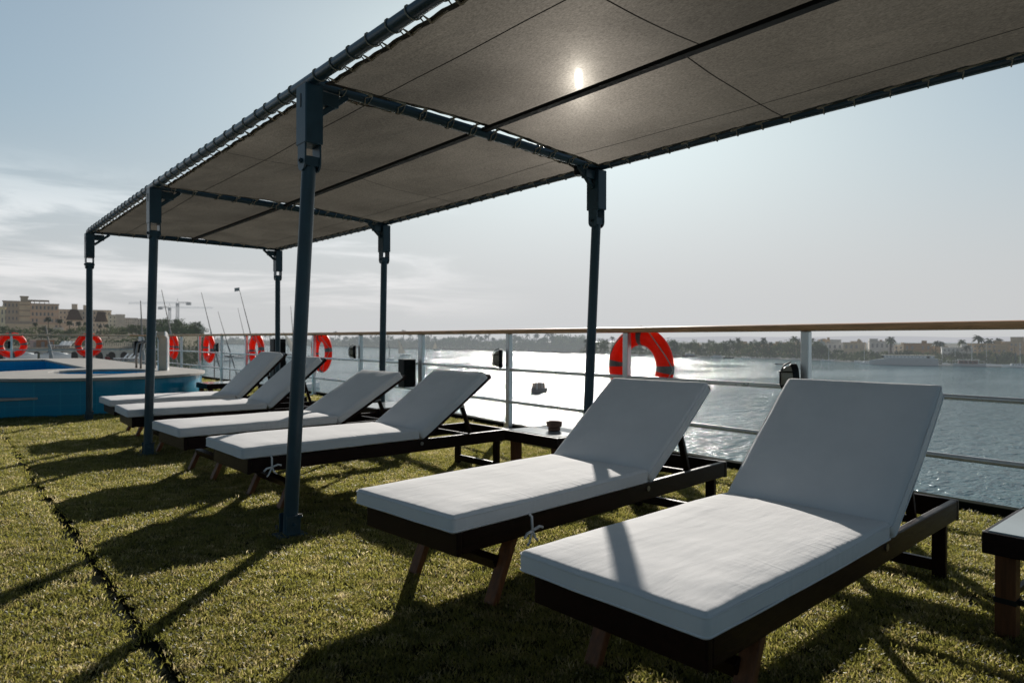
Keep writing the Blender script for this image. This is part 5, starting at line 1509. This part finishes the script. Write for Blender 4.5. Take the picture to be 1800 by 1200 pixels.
# fan palms along the promenade
for px, py, lab in ((85, 560, 'leftmost fan palm of the promenade row'), (105, 563, 'second fan palm from the left in the promenade row'), (122, 564, 'third fan palm, in front of the pale block roof'), (138, 565, 'fan palm left of the far left canopy pole, fourth of the row'), (151, 568, 'fan palm nearest the far left canopy pole on its left'), (176, 571, 'fan palm just right of the far left canopy pole'), (188, 570, 'rightmost fan palm of the promenade row'), (62, 567, 'low bushy palm at the left end of the promenade row')):
    d = 205; p = lpos(px, d); h = zpx(py, d) - p.z
    plant('fan_palm', FANS[int(px) % 2], p, 'near', 'leafP', lab, 'palm', None, h / 6.6)
rr = random.Random(9)
for k in range(17):
    px = 288 + 4.2 * k + rr.uniform(-1, 1); d = rr.uniform(300, 400); p = lpos(min(px, ledge(d) - 1), d)
    plant('leafy_tree', rr.choice(LEAFY), p, 'mid' if d > 350 else 'near', rr.choice(('leafA', 'leafB')), 'leafy tree on the wooded point below the tower cranes', 'tree', 'trees on the wooded point', rr.uniform(0.75, 1.1) * (1 - 0.3 * max(0, (px - 320) / 40)))
for k in range(12):
    px = 5 + 17 * k; d = rr.uniform(150, 165); p = lpos(px, d)
    plant('leafy_tree', rr.choice(LEAFY), p, 'near', rr.choice(('leafA', 'leafB')), 'small leafy tree on the slope behind the promenade hedge', 'tree', 'small trees behind the promenade hedge', rr.uniform(0.24, 0.42))
for k in range(10):
    px = 200 + 8 * k; d = rr.uniform(170, 240); p = lpos(min(px, ledge(d) - 1), d)
    plant('leafy_tree', rr.choice(LEAFY), p, 'near', rr.choice(('leafA', 'leafB')), 'low leafy tree on the waterfront beside the second canopy pole', 'tree', 'low trees beside the second canopy pole', rr.uniform(0.3, 0.5))
def block(par, px0, px1, pyt, pyb, d, dep, col, name='wall', hz=0.06, off=0.0, win=None, wm=None, roof=None):
    # box part in the frame of par (local x to the right, y away)
    cx = par['px']; s = d / F_PX * math.cos(math.atan((900 - cx) / F_PX)); x0 = (px0 - cx) * s; x1 = (px1 - cx) * s
    z1 = zpx(pyt, d) - par.location.z; z0 = max(0, zpx(pyb, d) - par.location.z) if pyb else 0
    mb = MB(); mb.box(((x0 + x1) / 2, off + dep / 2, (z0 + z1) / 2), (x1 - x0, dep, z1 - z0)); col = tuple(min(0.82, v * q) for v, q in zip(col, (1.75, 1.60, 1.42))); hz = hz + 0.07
    o = mb.build(name, wallmat(col, hz), par)
    if win: windows(o, x0 + 0.2, x1 - 0.2, z0 + win[2], z1 - 0.2, win[0], win[1], off - 0.001, M['win'], win[3] if len(win) > 3 else 0.45, win[4] if len(win) > 4 else 0.5)
    if roof:
        mb = MB(); mb.box(((x0 + x1) / 2, off + dep / 2, z1 + 0.12), (x1 - x0 + 0.5, dep + 0.5, 0.24)); mb.build('roof', wallmat(roof, hz), par)
    return o
def bld(name, label, cat, px, d):
    p = lpos(px, d); t = thing(name, label, cat, p, away(p)); t['px'] = px; return t
t = bld('hotel', 'large brown terraced hotel block with roof pergola on the far left', 'hotel', 55, 262)
block(t, 6, 34, 531, None, 262, 16, (0.26, 0.21, 0.17), win=(4, 4, 2.5, 0.35, 0.45), roof=(0.2, 0.16, 0.13))
block(t, 34, 53, 531.5, None, 262, 16, (0.40, 0.32, 0.23), off=-1.6, roof=(0.3, 0.24, 0.18))
for k in range(4): block(t, 33.6, 53.4, 536 + 10 * k, 537.4 + 10 * k, 262, 0.5, (0.12, 0.09, 0.075), name='balcony_slab', off=-2.05)
block(t, 53, 104, 534.5, None, 262, 15, (0.34, 0.26, 0.21), off=-0.5, win=(7, 4, 2.0, 0.42, 0.5), roof=(0.25, 0.19, 0.15))
for k in range(3): block(t, 53, 104.4, 545.5 + 11 * k, 547.2 + 11 * k, 262, 0.8, (0.42, 0.27, 0.19), name='balcony_slab', off=-1.35)
block(t, 36, 49, 522, 531.4, 262, 8, (0.22, 0.20, 0.16), name='roof_hut', off=1, roof=(0.15, 0.13, 0.1))
block(t, 49, 87, 527, 528.6, 262, 8, (0.08, 0.07, 0.06), name='pergola_roof', off=1)
for x in (52, 60, 69, 78, 86): block(t, x, x + 1.0, 528.7, 534.4, 262, 0.6, (0.15, 0.12, 0.1), name='pergola_post', off=1.2)
block(t, 10, 60, 566, None, 262, 4, (0.16, 0.14, 0.13), name='terrace', off=-7)
del t['px']
t = bld('villa', 'cream villa with dark arched window at the very left edge', 'villa', 0, 190)
block(t, -22, 9, 541, None, 190, 9, (0.52, 0.45, 0.34), win=(4, 3, 1.0, 0.32, 0.55)); block(t, -23, 11.5, 539, 541.5, 190, 10, (0.48, 0.42, 0.33), name='cornice', off=-0.5)
for x in (-20, -12, -4, 4): block(t, x, x + 3, 536.8, 538.9, 190, 0.6, (0.5, 0.44, 0.34), name='parapet', off=-0.3)
del t['px']
t = bld('apartment_block', 'long pale apartment block behind the fan palms with two roof huts', 'apartment block', 160, 300)
block(t, 104, 196, 545.5, None, 300, 14, (0.40, 0.36, 0.31), win=(14, 4, 2.5, 0.35, 0.4), roof=(0.34, 0.3, 0.26))
block(t, 126, 136, 534.5, 545, 300, 6, (0.42, 0.38, 0.33), name='roof_hut', off=3); block(t, 146, 153, 536, 545, 300, 6, (0.36, 0.32, 0.28), name='roof_hut', off=3)
def gable(x0, x1, yt, yb, off):
    s = 300 / F_PX * math.cos(math.atan(740 / F_PX)); a = (x0 - 160) * s; b = (x1 - 160) * s; z1 = zpx(yt, 300) - t.location.z; z0 = zpx(yb, 300) - t.location.z
    mb = MB(); pr = [(a, z0), (b, z0), (a * 0.3 + b * 0.7, z1), (a * 0.75 + b * 0.25, z1)]
    A = [mb.bm.verts.new((p[0], off, p[1])) for p in pr]; B = [mb.bm.verts.new((p[0] * 1, off + 4, p[1])) for p in pr]
    mb.bm.faces.new(A); mb.bm.faces.new(B)
    for q in range(4): mb.bm.faces.new((A[q], A[(q + 1) % 4], B[(q + 1) % 4], B[q]))
    mb.build('mansard_roof', wallmat((0.07, 0.065, 0.075), 0.07), t)
gable(117, 146, 545, 563, -4.3); gable(164, 192, 548, 572, -4.3)
block(t, 120, 192, 566, None, 300, 4, (0.46, 0.42, 0.37), name='lower_wing', off=-6, win=(12, 2, 1.0, 0.3, 0.5))
del t['px']
t = bld('white_block', 'sunlit white apartment block left of the grey windowed block', 'apartment block', 205, 290)
block(t, 190, 219, 554, None, 290, 12, (0.55, 0.52, 0.47), win=(4, 4, 2, 0.25, 0.4), roof=(0.4, 0.37, 0.33))
block(t, 203, 219.5, 552.5, None, 290, 3, (0.46, 0.44, 0.41), name='stair_tower', off=-3.1); del t['px']
t = bld('grey_block', 'grey apartment block with rows of small windows left of the second canopy pole', 'apartment block', 240, 320)
block(t, 217, 241, 559.5, None, 320, 12, (0.30, 0.31, 0.33), win=(7, 5, 2, 0.4, 0.45), roof=(0.25, 0.25, 0.26))
block(t, 241, 263, 560.5, None, 320, 14, (0.34, 0.34, 0.35), off=1, win=(6, 5, 2, 0.4, 0.45), roof=(0.25, 0.25, 0.26)); del t['px']
t = bld('grey_house', 'flat grey house just right of the second canopy pole', 'house', 287, 380)
block(t, 273, 298, 561.5, None, 380, 12, (0.30, 0.32, 0.34), win=(6, 3, 2, 0.4, 0.4), roof=(0.4, 0.42, 0.44)); del t['px']
t = bld('beige_house', 'low beige waterfront house with long wall under the fan palms', 'house', 120, 178)
block(t, 85, 165, 583, None, 178, 6, (0.50, 0.46, 0.40), win=(10, 1, 0.2, 0.3, 0.5), roof=(0.5, 0.46, 0.42)); block(t, 94, 112, 575.5, 583, 178, 4, (0.38, 0.36, 0.36), name='upper_room', off=1); del t['px']
t = bld('terrace_wall', 'long sandy terrace wall below the brown hotel', 'wall', 40, 215)
block(t, -40, 98, 571, None, 215, 1.5, (0.36, 0.31, 0.24)); block(t, -40, 98, 570, 570.9, 215, 1.9, (0.44, 0.39, 0.31), name='cap', off=-0.2); del t['px']
# tower cranes
M['crane'] = mat('crane_steel', (0.16, 0.15, 0.14), 0.6, 0.3, var=0.1, haze_glow=0.30)
M['cranef'] = mat('crane_jib_steel', (0.25, 0.25, 0.25), 0.6, 0.3, var=0.1, haze_glow=0.62)  # stronger emitted haze makes the jib look faint
def lattice(mb, p0, p1, w_, n, r):
    p0 = Vector(p0); p1 = Vector(p1); ax = (p1 - p0).normalized(); u = ax.cross(Vector((0, 1, 0))); u = u.normalized() if u.length > 0.1 else Vector((1, 0, 0)); v = ax.cross(u)
    cs = [(u + v) * w_ / 2, (u - v) * w_ / 2, (-u - v) * w_ / 2, (-u + v) * w_ / 2]
    for c in cs: mb.bar(p0 + c, p1 + c, r, r)
    for k in range(n):
        for q in range(4):
            a = p0.lerp(p1, k / n) + cs[q]; b = p0.lerp(p1, (k + 1) / n) + cs[(q + 1) % 4]; mb.bar(a, b, r * 0.7, r * 0.7)
def crane(pxm, pyj, d, x0, x1, label, cw):
    p = lpos(pxm, 460); q = at(pxm, 600, d); base = Vector((q.x, q.y, 3.0)); t = thing('tower_crane', label, 'crane', base, YAW)
    s = d / F_PX; H = zpx(pyj, d) - 3.0
    mb = MB(); lattice(mb, (0, 0, -4), (0, 0, H), 1.5, 18, 0.22); mb.build('mast', M['crane'], t)
    a, b = (x0 - pxm) * s, (x1 - pxm) * s
    mb = MB(); lattice(mb, (0.9 if b > -a else -0.9, 0, H + 0.6), (b if b > -a else a, 0, H + 0.2), 1.0, 26, 0.14); mb.build('jib', M['cranef'], t)
    mb = MB(); lattice(mb, (-0.9 if b > -a else 0.9, 0, H + 0.6), (a if b > -a else b, 0, H + 0.6), 1.0, 6, 0.18); mb.build('counter_jib', M['crane'], t)
    e = a if b > -a else b
    mb = MB(); mb.box((e * 0.85, 0, H - 0.2), (3.2, 1.6, 2.0)); mb.build('counterweight', M['crane'], t)
    mb = MB(); mb.box((0.6, -1.2, H - 0.8), (2.0, 1.6, 2.2)); mb.build('cab', M['crane'], t)
    mb = MB(); mb.tube([(-0.7, 0, H + 0.6), (0, 0, H + 4.0), (0.7, 0, H + 0.6)], 0.14, 5); mb.build('apex', M['crane'], t)
crane(312, 533, 500, 226, 335, 'tower crane with long faint jib reaching left behind the second canopy pole', 1)
crane(298, 541, 540, 279, 374, 'tower crane with faint jib reaching right, left of the taller mast', -1)
# person sitting on the lower quay
pp = lpos(188, 88)
t = thing('person', 'person in red sitting on the lower quay beyond the pool', 'person', pp, away(pp) + 0.5)
def skin_obj(name, V, E, Rr, m, parent):
    me = bpy.data.meshes.new(name); me.from_pydata([Vector(v) for v in V], E, []); me.materials.append(m)
    o = bpy.data.objects.new(name, me); COL.objects.link(o); o.parent = parent
    md = o.modifiers.new('skin', 'SKIN')
    if not me.skin_vertices: 
        bm_ = bmesh.new(); bm_.from_mesh(me); bm_.verts.layers.skin.verify(); bm_.to_mesh(me); bm_.free()
    for i, r in enumerate(Rr): me.skin_vertices[0].data[i].radius = (r, r)
    me.skin_vertices[0].data[0].use_root = True
    s = o.modifiers.new('sub', 'SUBSURF'); s.levels = 1; s.render_levels = 1
    return o
sk = mat('skin', (0.16, 0.085, 0.055), 0.6, 0.3, haze_glow=0.03); red = mat('red_cloth', (0.28, 0.012, 0.012), 0.8, 0.2, haze_glow=0.02); drk = mat('dark_cloth', (0.015, 0.014, 0.016), 0.8, 0.2, haze_glow=0.02)
SV = [(0, 0, 0.15), (0, 0, 0.42), (0, -0.02, 0.62), (0, -0.03, 0.72), (0, -0.05, 0.86), (0.19, -0.02, 0.60), (0.26, -0.12, 0.38), (0.14, -0.30, 0.30), (-0.19, -0.02, 0.60), (-0.26, -0.12, 0.38), (-0.14, -0.30, 0.30), (0.10, -0.02, 0.12), (0.14, -0.36, 0.42), (0.15, -0.56, 0.06), (0.15, -0.70, 0.03), (-0.10, -0.02, 0.12), (-0.14, -0.36, 0.42), (-0.15, -0.56, 0.06), (-0.15, -0.70, 0.03)]
SE = [(0, 1), (1, 2), (2, 3), (3, 4), (2, 5), (5, 6), (6, 7), (2, 8), (8, 9), (9, 10), (0, 11), (11, 12), (12, 13), (13, 14), (0, 15), (15, 16), (16, 17), (17, 18)]
SR = [0.14, 0.13, 0.12, 0.055, 0.10, 0.06, 0.045, 0.03, 0.06, 0.045, 0.03, 0.085, 0.065, 0.045, 0.035, 0.085, 0.065, 0.045, 0.035]
skin_obj('body', SV, SE, SR, sk, t)
ci = [0, 1, 2, 5, 6, 8, 9]; mp_ = {v: i for i, v in enumerate(ci)}
skin_obj('red_top', [SV[i] for i in ci], [(mp_[a], mp_[b]) for a, b in SE if a in mp_ and b in mp_], [SR[i] + 0.022 for i in ci], red, t)
ci = [0, 11, 12, 13, 15, 16, 17]; mp_ = {v: i for i, v in enumerate(ci)}
skin_obj('trousers', [SV[i] for i in ci], [(mp_[a], mp_[b]) for a, b in SE if a in mp_ and b in mp_], [SR[i] + 0.02 for i in ci], red, t)
mb = MB(); bmesh.ops.create_icosphere(mb.bm, subdivisions=2, radius=0.115, matrix=Matrix.Translation((0, -0.035, 0.885))); mb.build('hair', drk, t, smooth=True)
